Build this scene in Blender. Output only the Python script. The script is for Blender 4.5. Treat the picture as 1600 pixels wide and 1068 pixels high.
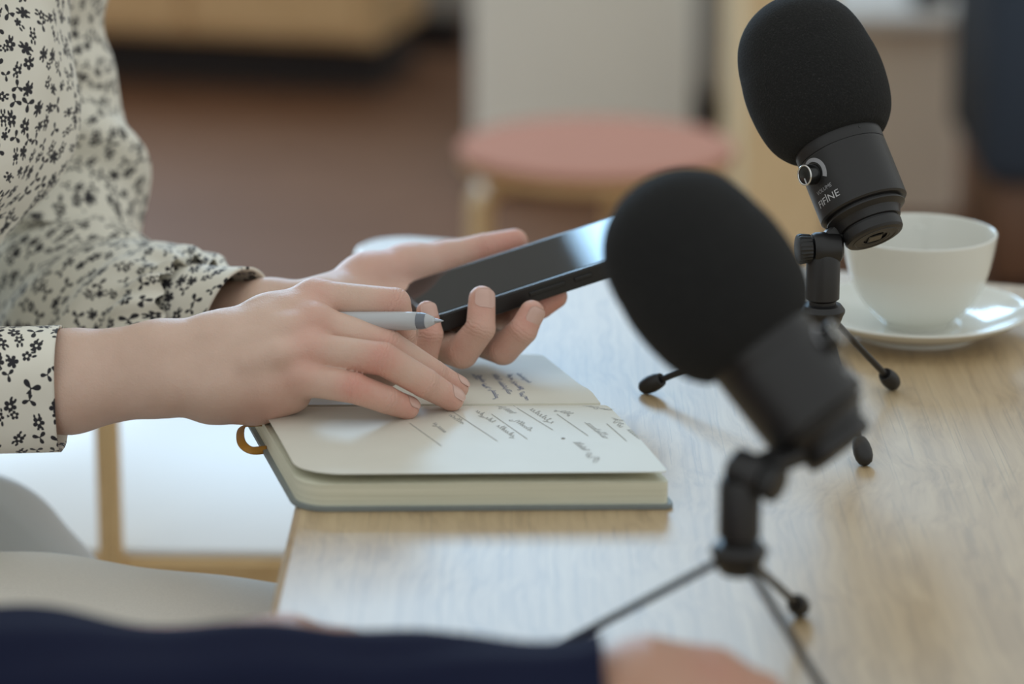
import bpy, math, random
import numpy as np
from mathutils import Vector

# ------------------------------------------------------------------ clear
for o in list(bpy.data.objects):
    bpy.data.objects.remove(o, do_unlink=True)
SC = bpy.context.scene
COL = SC.collection
PI = math.pi

# ------------------------------------------------------------------ camera, world, light, exposure
F_PX = 5300.0
PITCH = math.radians(15.94)
CAM_H = 1.35
TAB = 0.74
cam_d = bpy.data.cameras.new('camera')
cam_o = bpy.data.objects.new('camera', cam_d)
COL.objects.link(cam_o)
cam_o.location = (0, 0, CAM_H)
cam_o.rotation_euler = (math.radians(90) - PITCH, 0, 0)
cam_d.sensor_width = 36.0
cam_d.lens = 36.0 * F_PX / 1600.0
cam_d.clip_start = 0.05
cam_d.dof.use_dof = True
cam_d.dof.focus_distance = 2.01
cam_d.dof.aperture_fstop = 3.7
SC.camera = cam_o

W = bpy.data.worlds.new('room_air')
SC.world = W
W.use_nodes = True
W.node_tree.nodes['Background'].inputs[0].default_value = (0.775, 0.81, 0.80, 1)
W.node_tree.nodes['Background'].inputs[1].default_value = 0.80

def area_light(name, loc, rot, sx, sy, power, col):
    l = bpy.data.lights.new(name, 'AREA')
    l.shape = 'RECTANGLE'; l.size = sx; l.size_y = sy; l.energy = power; l.color = col
    o = bpy.data.objects.new(name, l); COL.objects.link(o)
    o.location = loc; o.rotation_euler = rot
    return o
# daylight entering through the two windows of the back wall
area_light('window_daylight', (-2.45, 7.50, 1.92), (math.radians(-90), 0, 0), 3.1, 1.72, 125, (0.52, 0.76, 1.0))
area_light('tall_window_daylight', (-0.10, 7.50, 3.30), (math.radians(-90), 0, 0), 1.12, 1.6, 62, (0.40, 0.69, 1.0))

SC.view_settings.view_transform = 'Standard'
SC.view_settings.look = 'None'
SC.view_settings.gamma = 1.0
SC.view_settings.use_curve_mapping = False
SC.view_settings.exposure = 0.24

# ------------------------------------------------------------------ measuring helpers
S_, C_ = math.sin(PITCH), math.cos(PITCH)
FW = np.array([0, C_, -S_]); DN = np.array([0, -S_, -C_]); RT = np.array([1.0, 0, 0])
CAM = np.array([0, 0, CAM_H])

def P(x, y, d):
    return CAM + d * (FW + RT * (x - 800) / F_PX + DN * (y - 534) / F_PX)

def T(x, y, z=TAB):
    r = FW + RT * (x - 800) / F_PX + DN * (y - 534) / F_PX
    return CAM + r * ((z - CAM_H) / r[2])

def nrm(v):
    v = np.asarray(v, float)
    return v / max(1e-12, np.linalg.norm(v))

# ------------------------------------------------------------------ object helpers
def wloc(o):
    l = np.zeros(3)
    while o is not None:
        l = l + np.array(o.location); o = o.parent
    return l

def tag(o, label=None, cat=None, group=None, kind=None):
    if label: o['label'] = label
    if cat: o['category'] = cat
    if group: o['group'] = group
    if kind: o['kind'] = kind
    return o

def thing(name, loc, label, cat, group=None):
    o = bpy.data.objects.new(name, None); COL.objects.link(o)
    o.location = tuple(float(c) for c in loc); o.empty_display_size = 0.05
    return tag(o, label, cat, group)

def mesh_obj(name, V, Fc, mat, parent=None, smooth=True, uv=None, auto=None, origin=None):
    """V in world coordinates; only translations in the parent chain."""
    V = np.asarray(V, float)
    base = wloc(parent) if parent is not None else np.zeros(3)
    org = np.asarray(origin, float) if origin is not None else (base if parent is not None else V.mean(0))
    me = bpy.data.meshes.new(name)
    me.from_pydata([tuple(v) for v in (V - org)], [], [tuple(int(i) for i in f) for f in Fc])
    if smooth:
        me.polygons.foreach_set('use_smooth', [True] * len(me.polygons))
    if uv is not None:
        l = me.uv_layers.new(name='UVMap')
        idx = np.zeros(len(me.loops), dtype=np.int32); me.loops.foreach_get('vertex_index', idx)
        l.data.foreach_set('uv', np.asarray(uv, np.float32)[idx].ravel())
    me.materials.append(mat)
    me.update()
    if auto is not None:
        me.set_sharp_from_angle(angle=math.radians(auto))
    o = bpy.data.objects.new(name, me); COL.objects.link(o)
    if parent is not None:
        o.parent = parent
    o.location = tuple(org - base)
    return o

def catmull(pts, m):
    pts = np.asarray(pts, float); n = len(pts)
    if n == 2:
        t = np.linspace(0, 1, m)[:, None]; return pts[0] * (1 - t) + pts[1] * t
    ext = np.vstack([2 * pts[0] - pts[1], pts, 2 * pts[-1] - pts[-2]])
    out = []
    for t in np.linspace(0, n - 1, m):
        i = min(int(t), n - 2); f = t - i
        p0, p1, p2, p3 = ext[i], ext[i + 1], ext[i + 2], ext[i + 3]
        out.append(0.5 * ((2 * p1) + (-p0 + p2) * f + (2 * p0 - 5 * p1 + 4 * p2 - p3) * f * f + (-p0 + 3 * p1 - 3 * p2 + p3) * f ** 3))
    return np.array(out)

def grid_faces(m, n, closed=True):
    fs = []
    for i in range(m - 1):
        for j in range(n if closed else n - 1):
            k = (j + 1) % n
            fs.append((i * n + j, i * n + k, (i + 1) * n + k, (i + 1) * n + j))
    return fs

def sweep(pts, rads, up=(0, 0, 1), m=40, n=32, disp=None, cap=True, expo=2.0, straight=False, uvmode=False):
    """generalised tube. rads: (ra along up, rb sideways). returns V,F,UV (with a doubled seam column if uvmode)"""
    pts = np.asarray(pts, float); rads = np.asarray([(r, r) if np.isscalar(r) else r for r in rads], float)
    if straight:
        c, r = pts, rads; m = len(pts)
    else:
        q = catmull(np.hstack([pts, rads]), m); c, r = q[:, :3], q[:, 3:]
    tg = np.gradient(c, axis=0)
    s = np.concatenate([[0], np.cumsum(np.linalg.norm(np.diff(c, axis=0), axis=1))])
    nn = n + 1 if uvmode else n
    V = []; UV = []
    up = np.asarray(up, float); a_prev = None
    for i in range(m):
        t = nrm(tg[i])
        ref = up if a_prev is None else a_prev
        a = nrm(ref - t * (ref @ t)); a_prev = a
        b = np.cross(t, a)
        for j in range(nn):
            th = 2 * PI * j / n
            ct, st = math.cos(th), math.sin(th)
            k = (abs(ct) ** expo + abs(st) ** expo) ** (-1 / expo)
            dd = disp(s[i], th % (2 * PI), i / (m - 1)) if disp else 0
            V.append(c[i] + a * (r[i, 0] * k + dd) * ct + b * (r[i, 1] * k + dd) * st)
            UV.append((s[i], (j / n - 0.5) * 2 * PI * 0.5 * (r[:, 0].mean() + r[:, 1].mean())))
    Fc = []
    for i in range(m - 1):
        for j in range(n):
            k = j + 1 if uvmode else (j + 1) % n
            Fc.append((i * nn + j, i * nn + k, (i + 1) * nn + k, (i + 1) * nn + j))
    if cap:
        Fc.append(tuple(range(n - 1, -1, -1))); Fc.append(tuple((m - 1) * nn + j for j in range(n)))
    return np.array(V), Fc, np.array(UV)

def lathe(profile, origin, axis, n=40, ref=(0.21, 0.9, 0.37), capends=True):
    """profile [(r,s)...] about the axis"""
    a = nrm(axis); e = nrm(np.cross(a, ref)); b = np.cross(a, e); o = np.asarray(origin, float)
    V = []; m = len(profile)
    for r, s in profile:
        for j in range(n):
            th = 2 * PI * j / n
            V.append(o + a * s + max(r, 1e-5) * (e * math.cos(th) + b * math.sin(th)))
    Fc = grid_faces(m, n)
    if capends:
        Fc.append(tuple(range(n - 1, -1, -1))); Fc.append(tuple((m - 1) * n + j for j in range(n)))
    return np.array(V), Fc

def box(c, x, y, z, bev=0.0):
    """oriented box: c centre, x,y,z half vectors; chamfered edges when bev"""
    c = np.asarray(c, float); x, y, z = (np.asarray(q, float) for q in (x, y, z))
    lx, ly, lz = (np.linalg.norm(q) for q in (x, y, z)); ux, uy, uz = x / lx, y / ly, z / lz
    if bev <= 0:
        V = [c + sx * x + sy * y + sz * z for sz in (-1, 1) for sy in (-1, 1) for sx in (-1, 1)]
        return np.array(V), [(0, 2, 3, 1), (4, 5, 7, 6), (0, 1, 5, 4), (2, 6, 7, 3), (0, 4, 6, 2), (1, 3, 7, 5)]
    b = min(bev, lx * .9, ly * .9, lz * .9)
    V = []; Fc = []
    def ring(hz, inset):
        pts = []
        ax, ay = lx - inset, ly - inset
        for (sx, sy) in ((1, 1), (-1, 1), (-1, -1), (1, -1)):
            q = [(sx * ax, sy * (ay - b)), (sx * (ax - b), sy * ay)]
            if sx * sy < 0: q = q[::-1]
            pts += q
        return [c + ux * px + uy * py + uz * hz for px, py in pts]
    for hz, ins in ((-lz, b), (-lz + b, 0), (lz - b, 0), (lz, b)):
        V += ring(hz, ins)
    Fc = grid_faces(4, 8)
    Fc.append(tuple(range(7, -1, -1))); Fc.append(tuple(range(24, 32)))
    return np.array(V), Fc

def join(*parts):
    V = []; Fc = []; o = 0
    for v, f in parts:
        V.append(np.asarray(v)); Fc += [tuple(i + o for i in q) for q in f]; o += len(v)
    return np.vstack(V), Fc

def prism(poly, z0, z1, bev=0.004):
    """vertical prism of a 2D outline with a softened top and bottom edge"""
    poly = np.asarray(poly, float); n = len(poly)
    cen = poly.mean(0)
    nx = np.roll(poly, -1, 0) - np.roll(poly, 1, 0); nl = np.stack([nx[:, 1], -nx[:, 0]], -1)
    nl /= np.linalg.norm(nl, axis=1)[:, None]
    if ((poly - cen) * nl).sum() < 0: nl = -nl
    V = []
    for z, ins in ((z0, bev), (z0 + bev * .4, bev * .3), (z0 + bev, 0), (z1 - bev, 0), (z1 - bev * .4, bev * .3), (z1, bev)):
        q = poly - nl * ins
        V += [(a, b, z) for a, b in q]
    Fc = grid_faces(6, n)
    Fc.append(tuple(range(n - 1, -1, -1))); Fc.append(tuple(5 * n + j for j in range(n)))
    return np.array(V), Fc

def round_poly(corners, radii, seg=10):
    out = []; n = len(corners); C = [np.asarray(c, float) for c in corners]
    for i in range(n):
        p, a, b = C[i], C[i - 1], C[(i + 1) % n]; r = radii[i] if not np.isscalar(radii) else radii
        u, w = nrm(a - p), nrm(b - p); ang = math.acos(max(-1, min(1, u @ w))); d = r / math.tan(ang / 2)
        s, e = p + u * d, p + w * d; cen = p + nrm(u + w) * (r / math.sin(ang / 2))
        a0, a1 = s - cen, e - cen
        for k in range(seg + 1):
            t = k / seg; q = nrm(a0 * (1 - t) + a1 * t) * r
            out.append(cen + q)
    return np.array(out)

# ------------------------------------------------------------------ material helpers
class NT:
    def __init__(s, name):
        s.m = bpy.data.materials.new(name); s.m.use_nodes = True; s.t = s.m.node_tree; s.b = s.t.nodes['Principled BSDF']
    def n(s, typ, **kw):
        q = s.t.nodes.new(typ)
        for k, v in kw.items(): setattr(q, k, v)
        return q
    def l(s, a, b): s.t.links.new(a, b)
    def val(s, sock, v):
        if hasattr(v, 'is_output'): s.l(v, sock)
        else: sock.default_value = v
    def math(s, op, a, b=0.0, c=0.0, clamp=False):
        q = s.n('ShaderNodeMath', operation=op); q.use_clamp = clamp
        s.val(q.inputs[0], a); s.val(q.inputs[1], b)
        if len(q.inputs) > 2: s.val(q.inputs[2], c)
        return q.outputs[0]
    def noise(s, vec, scale, detail=3, rough=.5):
        q = s.n('ShaderNodeTexNoise'); s.l(vec, q.inputs['Vector'])
        q.inputs['Scale'].default_value = scale; q.inputs['Detail'].default_value = detail; q.inputs['Roughness'].default_value = rough
        return q.outputs['Fac']
    def mapping(s, vec, scale=(1, 1, 1), rot=(0, 0, 0)):
        q = s.n('ShaderNodeMapping'); s.l(vec, q.inputs['Vector']); q.inputs['Scale'].default_value = scale; q.inputs['Rotation'].default_value = rot
        return q.outputs[0]
    def ramp(s, fac, stops):
        q = s.n('ShaderNodeValToRGB'); s.l(fac, q.inputs[0]); e = q.color_ramp.elements
        while len(e) < len(stops): e.new(0.5)
        for i, (p, c) in enumerate(stops):
            e[i].position = p; e[i].color = (*c, 1)
        return q.outputs[0]
    def mix(s, fac, a, b):
        q = s.n('ShaderNodeMix', data_type='RGBA')
        s.val(q.inputs[0], fac)
        for i, v in ((6, a), (7, b)):
            if hasattr(v, 'is_output'): s.l(v, q.inputs[i])
            else: q.inputs[i].default_value = (*v, 1)
        return q.outputs[2]
    def coord(s, which='Object'):
        return s.n('ShaderNodeTexCoord').outputs[which]
    def geo_pos(s):
        return s.n('ShaderNodeNewGeometry').outputs['Position']
    def bump(s, h, strength=.3, dist=.001):
        q = s.n('ShaderNodeBump'); s.l(h, q.inputs['Height']); q.inputs['Strength'].default_value = strength; q.inputs['Distance'].default_value = dist
        s.l(q.outputs[0], s.b.inputs['Normal'])
    def set(s, col=None, rough=None, **kw):
        if col is not None:
            if hasattr(col, 'is_output'): s.l(col, s.b.inputs['Base Color'])
            else: s.b.inputs['Base Color'].default_value = (*col, 1)
        if rough is not None: s.val(s.b.inputs['Roughness'], rough)
        for k, v in kw.items(): s.b.inputs[k.replace('_', ' ')].default_value = v
        return s.m

def plain(name, col, rough=.5, var=.08, scale=60, bump=0.0, **kw):
    k = NT(name); v = k.coord()
    f = k.noise(v, scale, 4)
    c = k.mix(f, tuple(x * (1 - var) for x in col), tuple(min(1, x * (1 + var)) for x in col))
    if bump: k.bump(k.noise(v, scale * 4, 3), bump, .0006)
    return k.set(c, rough, **kw)

def wood(name, c0, c1, c2, axis='Y', rough=.4, scale=1.0, pores=.35, fine=1.0):
    k = NT(name); v = k.geo_pos()
    st = {'X': (1.2, 60, 60), 'Y': (60, 1.6, 60), 'Z': (60, 60, 1.2)}[axis]
    st2 = {'X': (10, 620, 620), 'Y': (560, 7, 560), 'Z': (620, 620, 10)}[axis]
    wob = k.noise(v, 5 * scale, 2)
    mp = k.mapping(v, tuple(q * scale for q in st))
    add = k.n('ShaderNodeVectorMath', operation='ADD'); k.l(mp, add.inputs[0])
    cx = k.n('ShaderNodeCombineXYZ'); w8 = k.math('MULTIPLY', wob, 5.0)
    for i in range(3): k.l(w8, cx.inputs[i])
    k.l(cx.outputs[0], add.inputs[1])
    g = k.noise(add.outputs[0], 1.0, 6, .62)
    g2 = k.noise(k.mapping(add.outputs[0], tuple(1.0 if q < 10 else 4.2 for q in st)), 1.0, 3, .6)
    g = k.math('ADD', k.math('MULTIPLY', g, .55), k.math('MULTIPLY', g2, .45))
    col = k.ramp(g, [(.36, c0), (.5, c1), (.64, c2)])
    po = k.noise(k.mapping(v, tuple(q * scale for q in st2)), 1.0, 2, .6)
    pm = k.math('MULTIPLY', k.math('GREATER_THAN', po, .625), pores)
    dark = tuple(x * .55 for x in c0)
    col = k.mix(pm, col, dark)
    k.bump(k.math('SUBTRACT', g, k.math('MULTIPLY', pm, 1.2)), .25, .0006)
    return k.set(col, rough)

# ------------------------------------------------------------------ materials
M_table = wood('pale_oak', (.35, .235, .115), (.475, .335, .175), (.545, .40, .22), 'Y', .5, 1.0, .32)
M_table.node_tree.nodes['Principled BSDF'].inputs['Coat Weight'].default_value = .9
M_table.node_tree.nodes['Principled BSDF'].inputs['Coat Roughness'].default_value = .42
M_table.node_tree.nodes['Principled BSDF'].inputs['Specular IOR Level'].default_value = .85
M_wood = wood('birch_wood', (.64, .42, .19), (.76, .52, .25), (.82, .59, .31), 'Z', .4, 1.0, .1)
M_woodx = wood('birch_rail', (.64, .42, .19), (.76, .52, .25), (.82, .59, .31), 'X', .4, 1.0, .1)
M_cab = wood('cabinet_oak', (.58, .36, .17), (.67, .43, .21), (.73, .48, .25), 'X', .5, .6, .1)
M_floor = wood('floor_boards', (.135, .062, .032), (.17, .081, .043), (.205, .10, .055), 'X', .55, .25, .15)
M_floor.node_tree.nodes['Principled BSDF'].inputs['Specular IOR Level'].default_value = .2
M_wall = plain('wall_paint', (.55, .54, .50), .8, .03, 4)
M_white = plain('white_laminate', (.80, .80, .79), .38, .02, 10)
M_grey = plain('pale_grey_paint', (.90, .90, .85), .6, .03, 6)
M_dgrey = plain('grey_paint', (.36, .33, .29), .6, .05, 6)
M_beige = plain('beige_board', (.92, .83, .72), .6, .05, 6)
M_pink = plain('dusty_pink_seat', (.48, .225, .155), .8, .05, 20, Specular_IOR_Level=.15)
M_navyseat = plain('navy_upholstery', (.035, .05, .075), .85, .2, 90, .3)
M_dark = plain('dark_base_and_shade', (.03, .022, .02), .7, .1, 20)  # dark bases and feet; under the sideboard this colour stands for shade
M_china = plain('glazed_china', (.80, .80, .74), .13, .015, 15)
M_metal = plain('black_coated_metal', (.0115, .0105, .0108), .40, .15, 300, .08)
M_plastic = plain('black_plastic', (.009, .0085, .0085), .42, .15, 200, .05)
M_rubber = plain('black_rubber', (.014, .0125, .012), .5, .15, 200, .1)
M_gloss = plain('gloss_black', (.008, .008, .008), .18, .1, 100)
M_chrome = plain('chrome', (.75, .74, .72), .18, .02, 100, Metallic=1.0)
M_print = plain('grey_print', (.33, .33, .35), .6, .05, 200)
M_letter = plain('white_grey_lettering', (.50, .50, .52), .6, .05, 200)
M_cover = plain('grey_green_cover', (.22, .25, .25), .55, .1, 200, .15)
M_ribbon = plain('mustard_ribbon', (.46, .22, .03), .6, .12, 900, .2)
M_pencil = plain('pencil_mark', (.42, .42, .40), .8, .2, 900)
M_ink = plain('blue_ink', (.12, .16, .30), .7, .2, 900)
M_trouser = plain('beige_cotton', (.90, .87, .80), .9, .06, 700, .35)
M_shell = plain('white_shell', (.86, .87, .87), .5, .02, 10)
M_shoe = plain('white_leather', (.6, .6, .58), .5, .05, 30)
M_navy = plain('navy_knit', (.006, .009, .031), .9, .25, 420, .5, Specular_IOR_Level=.25)
M_silver = plain('silver', (.75, .75, .75), .2, .02, 100, Metallic=1.0)

def mk_foam():
    k = NT('black_foam'); v = k.coord()
    f = k.noise(v, 900, 2, .7)
    c = k.ramp(f, [(.35, (.002, .002, .002)), (.6, (.006, .006, .0058)), (.78, (.035, .034, .032))])
    k.bump(k.noise(v, 700, 3, .7), .9, .0015)
    return k.set(c, .95)
M_foam = mk_foam()

def mk_paper():
    k = NT('cream_paper'); v = k.coord()
    c = k.mix(k.noise(v, 40, 3), (.68, .665, .58), (.73, .715, .63))
    k.bump(k.noise(v, 1500, 2), .08, .0003)
    return k.set(c, .5)
M_paper = mk_paper()
def mk_pageedge():
    k = NT('page_edges'); v = k.mapping(k.geo_pos(), (6, 6, 2600))
    f = k.noise(v, 1.0, 3, .7)
    c = k.ramp(f, [(.3, (.62, .61, .47)), (.55, (.76, .75, .60)), (.75, (.84, .82, .68))])
    k.bump(f, .4, .0005)
    return k.set(c, .75)
M_edges = mk_pageedge()

def mk_skin(name, base, red, dark):
    k = NT(name); v = k.geo_pos()
    f = k.noise(v, 55, 4, .55); f2 = k.noise(v, 260, 3, .6)
    c = k.mix(k.math('MULTIPLY', k.math('SUBTRACT', f, .25), 1.3, clamp=True), base, dark)
    at = k.n('ShaderNodeAttribute', attribute_name='red')
    rf = k.math('MULTIPLY', at.outputs['Fac'], k.math('ADD', .55, k.math('MULTIPLY', f2, .6)), clamp=True)
    c = k.mix(rf, c, red)
    vor = k.n('ShaderNodeTexVoronoi'); k.l(v, vor.inputs['Vector']); vor.inputs['Scale'].default_value = 900
    wr = k.noise(k.mapping(v, (330, 90, 90)), 1.0, 3, .6)
    h = k.math('ADD', k.math('MULTIPLY', vor.outputs['Distance'], .35), k.math('ADD', k.math('MULTIPLY', f2, .7), k.math('MULTIPLY', wr, .5)))
    cs_ = k.n('ShaderNodeAttribute', attribute_name='crs').outputs['Fac']; cw_ = k.n('ShaderNodeAttribute', attribute_name='crw').outputs['Fac']
    wob = k.math('MULTIPLY', k.noise(v, 320, 2), 5.0)
    wave = k.math('POWER', k.math('ABSOLUTE', k.math('SINE', k.math('ADD', k.math('MULTIPLY', cs_, 1250.0), wob))), .45)
    h = k.math('ADD', h, k.math('MULTIPLY', k.math('MULTIPLY', wave, cw_), 1.5))
    k.bump(h, .42, .0008)
    m = k.set(c, .46)
    k.b.inputs['Subsurface Weight'].default_value = .18
    k.b.inputs['Subsurface Radius'].default_value = (1.0, .35, .2)
    k.b.inputs['Subsurface Scale'].default_value = .004
    return m
M_skin = mk_skin('skin', (.69, .49, .39), (.66, .30, .235), (.59, .40, .305))
M_skin2 = mk_skin('skin_second', (.50, .29, .20), (.5, .22, .15), (.42, .22, .15))
M_nail = plain('fingernail', (.66, .43, .36), .25, .05, 200)

def mk_print():
    """cream cloth with small black flowers and sprigs, laid out in the cloth's own UV (metres)"""
    k = NT('floral_cotton'); uv = k.coord('UV')
    sc = k.n('ShaderNodeVectorMath', operation='SCALE'); k.l(uv, sc.inputs[0]); sc.inputs['Scale'].default_value = 90.0
    V = sc.outputs[0]
    vo = k.n('ShaderNodeTexVoronoi', voronoi_dimensions='2D'); k.l(V, vo.inputs['Vector']); vo.inputs['Scale'].default_value = 1.0; vo.inputs['Randomness'].default_value = .72
    su = k.n('ShaderNodeVectorMath', operation='SUBTRACT'); k.l(V, su.inputs[0]); k.l(vo.outputs['Position'], su.inputs[1])
    cs = k.n('ShaderNodeSeparateColor'); k.l(vo.outputs['Color'], cs.inputs[0])
    ro = k.n('ShaderNodeVectorRotate', rotation_type='Z_AXIS'); k.l(su.outputs[0], ro.inputs['Vector']); k.l(k.math('MULTIPLY', cs.outputs[0], 6.283), ro.inputs['Angle'])
    sx = k.n('ShaderNodeSeparateXYZ'); k.l(ro.outputs[0], sx.inputs[0]); X, Y = sx.outputs[0], sx.outputs[1]
    th = k.math('ARCTAN2', Y, X); r = k.math('SQRT', k.math('ADD', k.math('MULTIPLY', X, X), k.math('MULTIPLY', Y, Y)))
    size = k.math('ADD', .75, k.math('MULTIPLY', cs.outputs[1], .45))
    fr = k.math('MULTIPLY', size, k.math('ADD', .13, k.math('MULTIPLY', .185, k.math('POWER', k.math('ABSOLUTE', k.math('COSINE', k.math('MULTIPLY', th, 2.5))), .55))))
    flower = k.math('LESS_THAN', r, fr)
    hole = k.math('GREATER_THAN', r, k.math('MULTIPLY', k.math('GREATER_THAN', cs.outputs[2], .62), .075))
    flower = k.math('MULTIPLY', flower, hole)
    sp = k.math('ADD', .05, k.math('MULTIPLY', .40, k.math('POWER', k.math('MAXIMUM', k.math('COSINE', k.math('MULTIPLY', th, 3.0)), 0.0), .45)))
    sprig = k.math('LESS_THAN', r, k.math('MULTIPLY', size, sp))
    def leaf(cx, cy, ax, ay):
        dx = k.math('DIVIDE', k.math('SUBTRACT', X, cx), ax); dy = k.math('DIVIDE', k.math('SUBTRACT', k.math('ABSOLUTE', Y), cy), ay)
        return k.math('LESS_THAN', k.math('ADD', k.math('MULTIPLY', dx, dx), k.math('MULTIPLY', dy, dy)), 1.0)
    lv = k.math('MAXIMUM', leaf(.38, .11, .14, .068), k.math('MULTIPLY', leaf(-.35, .13, .11, .06), k.math('GREATER_THAN', cs.outputs[0], .5)))
    full = k.math('MAXIMUM', flower, lv)
    ty = k.math('GREATER_THAN', cs.outputs[2], .36)
    mask = k.math('ADD', k.math('MULTIPLY', ty, full), k.math('MULTIPLY', k.math('SUBTRACT', 1.0, ty), sprig), clamp=True)
    cloth = k.mix(k.noise(uv, 60, 3), (.80, .765, .66), (.85, .82, .72))
    c = k.mix(mask, cloth, (.014, .013, .018))
    k.bump(k.noise(uv, 1800, 2), .15, .0004)
    m = k.set(c, .75)
    k.b.inputs['Sheen Weight'].default_value = .1
    return m
M_floral = mk_print()

def mk_pen():
    k = NT('frosted_pen_barrel')
    return k.set((.86, .88, .90), .25, Transmission_Weight=.45)
M_pen = mk_pen()
M_penfill = plain('pen_refill', (.16, .18, .21), .3, .05, 100)
M_pentip = plain('pen_tip_steel', (.4, .42, .45), .25, .05, 100, Metallic=1.0)
def mk_glass(name, col, rough=.05):
    k = NT(name); return k.set(col, rough, Transmission_Weight=1.0, IOR=1.45)
M_pane = mk_glass('window_pane', (.95, .97, 1.0))
M_screen = NT('phone_glass').set((.010, .010, .012), .035, IOR=1.33)

# ================================================================== SETTING
GY_BACK = 7.40
def struct(name, V, Fc, mat, parent=None, smooth=False, auto=None):
    o = mesh_obj(name, V, Fc, mat, parent, smooth=smooth, auto=auto)
    if parent is None: o['kind'] = 'structure'
    return o
struct('floor', *box((0, 3.2, -.025), (5, 0, 0), (0, 4.2, 0), (0, 0, .025)), M_floor)
WH = 4.3
WINS = [(-4.0, -.80, 1.06, 2.78), (-.66, .46, 2.50, 4.10)]      # left, right, sill, head
def wall_piece(x0, x1, z0, z1):
    return box(((x0 + x1) / 2, GY_BACK + .04, (z0 + z1) / 2), ((x1 - x0) / 2, 0, 0), (0, .04, 0), (0, 0, (z1 - z0) / 2))
(a0, a1, a2, a3), (b0, b1, b2, b3) = WINS
struct('wall_back', *join(wall_piece(-5, a0, 0, WH), wall_piece(a1, b0, 0, WH), wall_piece(b1, 5, 0, WH), wall_piece(a0, a1, 0, a2), wall_piece(a0, a1, a3, WH), wall_piece(b0, b1, 0, b2), wall_piece(b0, b1, b3, WH)), M_wall)
for k, (x0, x1, z0, z1) in enumerate(WINS):
    xm = [x0 + (x1 - x0) * i / (3 if k == 0 else 2) for i in range(4 if k == 0 else 3)]
    fr = join(box(((x0 + x1) / 2, GY_BACK, z0), ((x1 - x0) / 2 + .04, 0, 0), (0, .05, 0), (0, 0, .018), .004),
              box(((x0 + x1) / 2, GY_BACK + .02, z1), ((x1 - x0) / 2, 0, 0), (0, .02, 0), (0, 0, .02), .004),
              *[box((x, GY_BACK + .02, (z0 + z1) / 2), (.016, 0, 0), (0, .016, 0), (0, 0, (z1 - z0) / 2), .003) for x in xm])
    wo = struct('window_%d' % (k + 1), *fr, M_white)
struct('baseboard_back', *box((0, GY_BACK - .01, .04), (5, 0, 0), (0, .01, 0), (0, 0, .04)), M_dgrey)
struct('wall_left', *box((-5.05, 3.2, 2.05), (.05, 0, 0), (0, 4.2, 0), (0, 0, 2.05)), M_wall)

# ================================================================== TABLE
tl0, tl1 = T(420, 950)[:2], T(549, 405)[:2]
ldir = nrm(tl1 - tl0)
f0, f1 = T(575, 362)[:2], T(1640, 447)[:2]
def isect(p, d, q, e):
    A = np.array([d, -e]).T; t = np.linalg.solve(A, q - p); return p + d * t[0]
cFL = isect(tl0, ldir, f0, nrm(f1 - f0))
cFR = f0 + nrm(f1 - f0) * 1.1
cNL = tl0 + ldir * (1.02 - tl0[1]) / ldir[1]
cNR = np.array([cFR[0], 1.02])
table = thing('table', (0.35, 1.7, 0), 'pale oak table with rounded corners carrying notebook, cup and microphones', 'table')
mesh_obj('tabletop', *prism(round_poly([cNL, cNR, cFR, cFL], [.04, .05, .05, .035]), TAB - .026, TAB, .005), M_table, table, auto=8)
for cx, cy in ((.02, 1.16), (.80, 1.16), (.03, 2.26), (.78, 2.02)):
    mesh_obj('leg', *lathe([(.016, 0), (.018, .01), (.024, TAB - .05), (.024, TAB - .0255)], (cx, cy, 0), (0, 0, 1), 20), M_wood, table, auto=40)

# ================================================================== MICROPHONES
FOAM = [(.0, 3), (.022, 0), (.029, 0), (.0325, 2.2), (.0372, 8.5), (.0402, 16), (.0420, 25), (.043, 37), (.0427, 47), (.0415, 55), (.0403, 63), (.0382, 71), (.0352, 78), (.0306, 84.5), (.0246, 90), (.0170, 94.3), (.0085, 96.9), (0, 97.5)]

def text_mesh(body, size):
    cu = bpy.data.curves.new('lettering', 'FONT'); cu.body = body; cu.size = size; cu.align_x = 'CENTER'; cu.align_y = 'CENTER'; cu.extrude = 0; cu.resolution_u = 3
    ob = bpy.data.objects.new('lettering_tmp', cu); COL.objects.link(ob)
    bpy.context.view_layer.update()
    me = bpy.data.meshes.new_from_object(ob.evaluated_get(bpy.context.evaluated_depsgraph_get()))
    V = np.array([v.co[:] for v in me.vertices]); Fc = [tuple(p.vertices) for p in me.polygons]
    bpy.data.objects.remove(ob, do_unlink=True); bpy.data.curves.remove(cu); bpy.data.meshes.remove(me)
    return V, Fc

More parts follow.
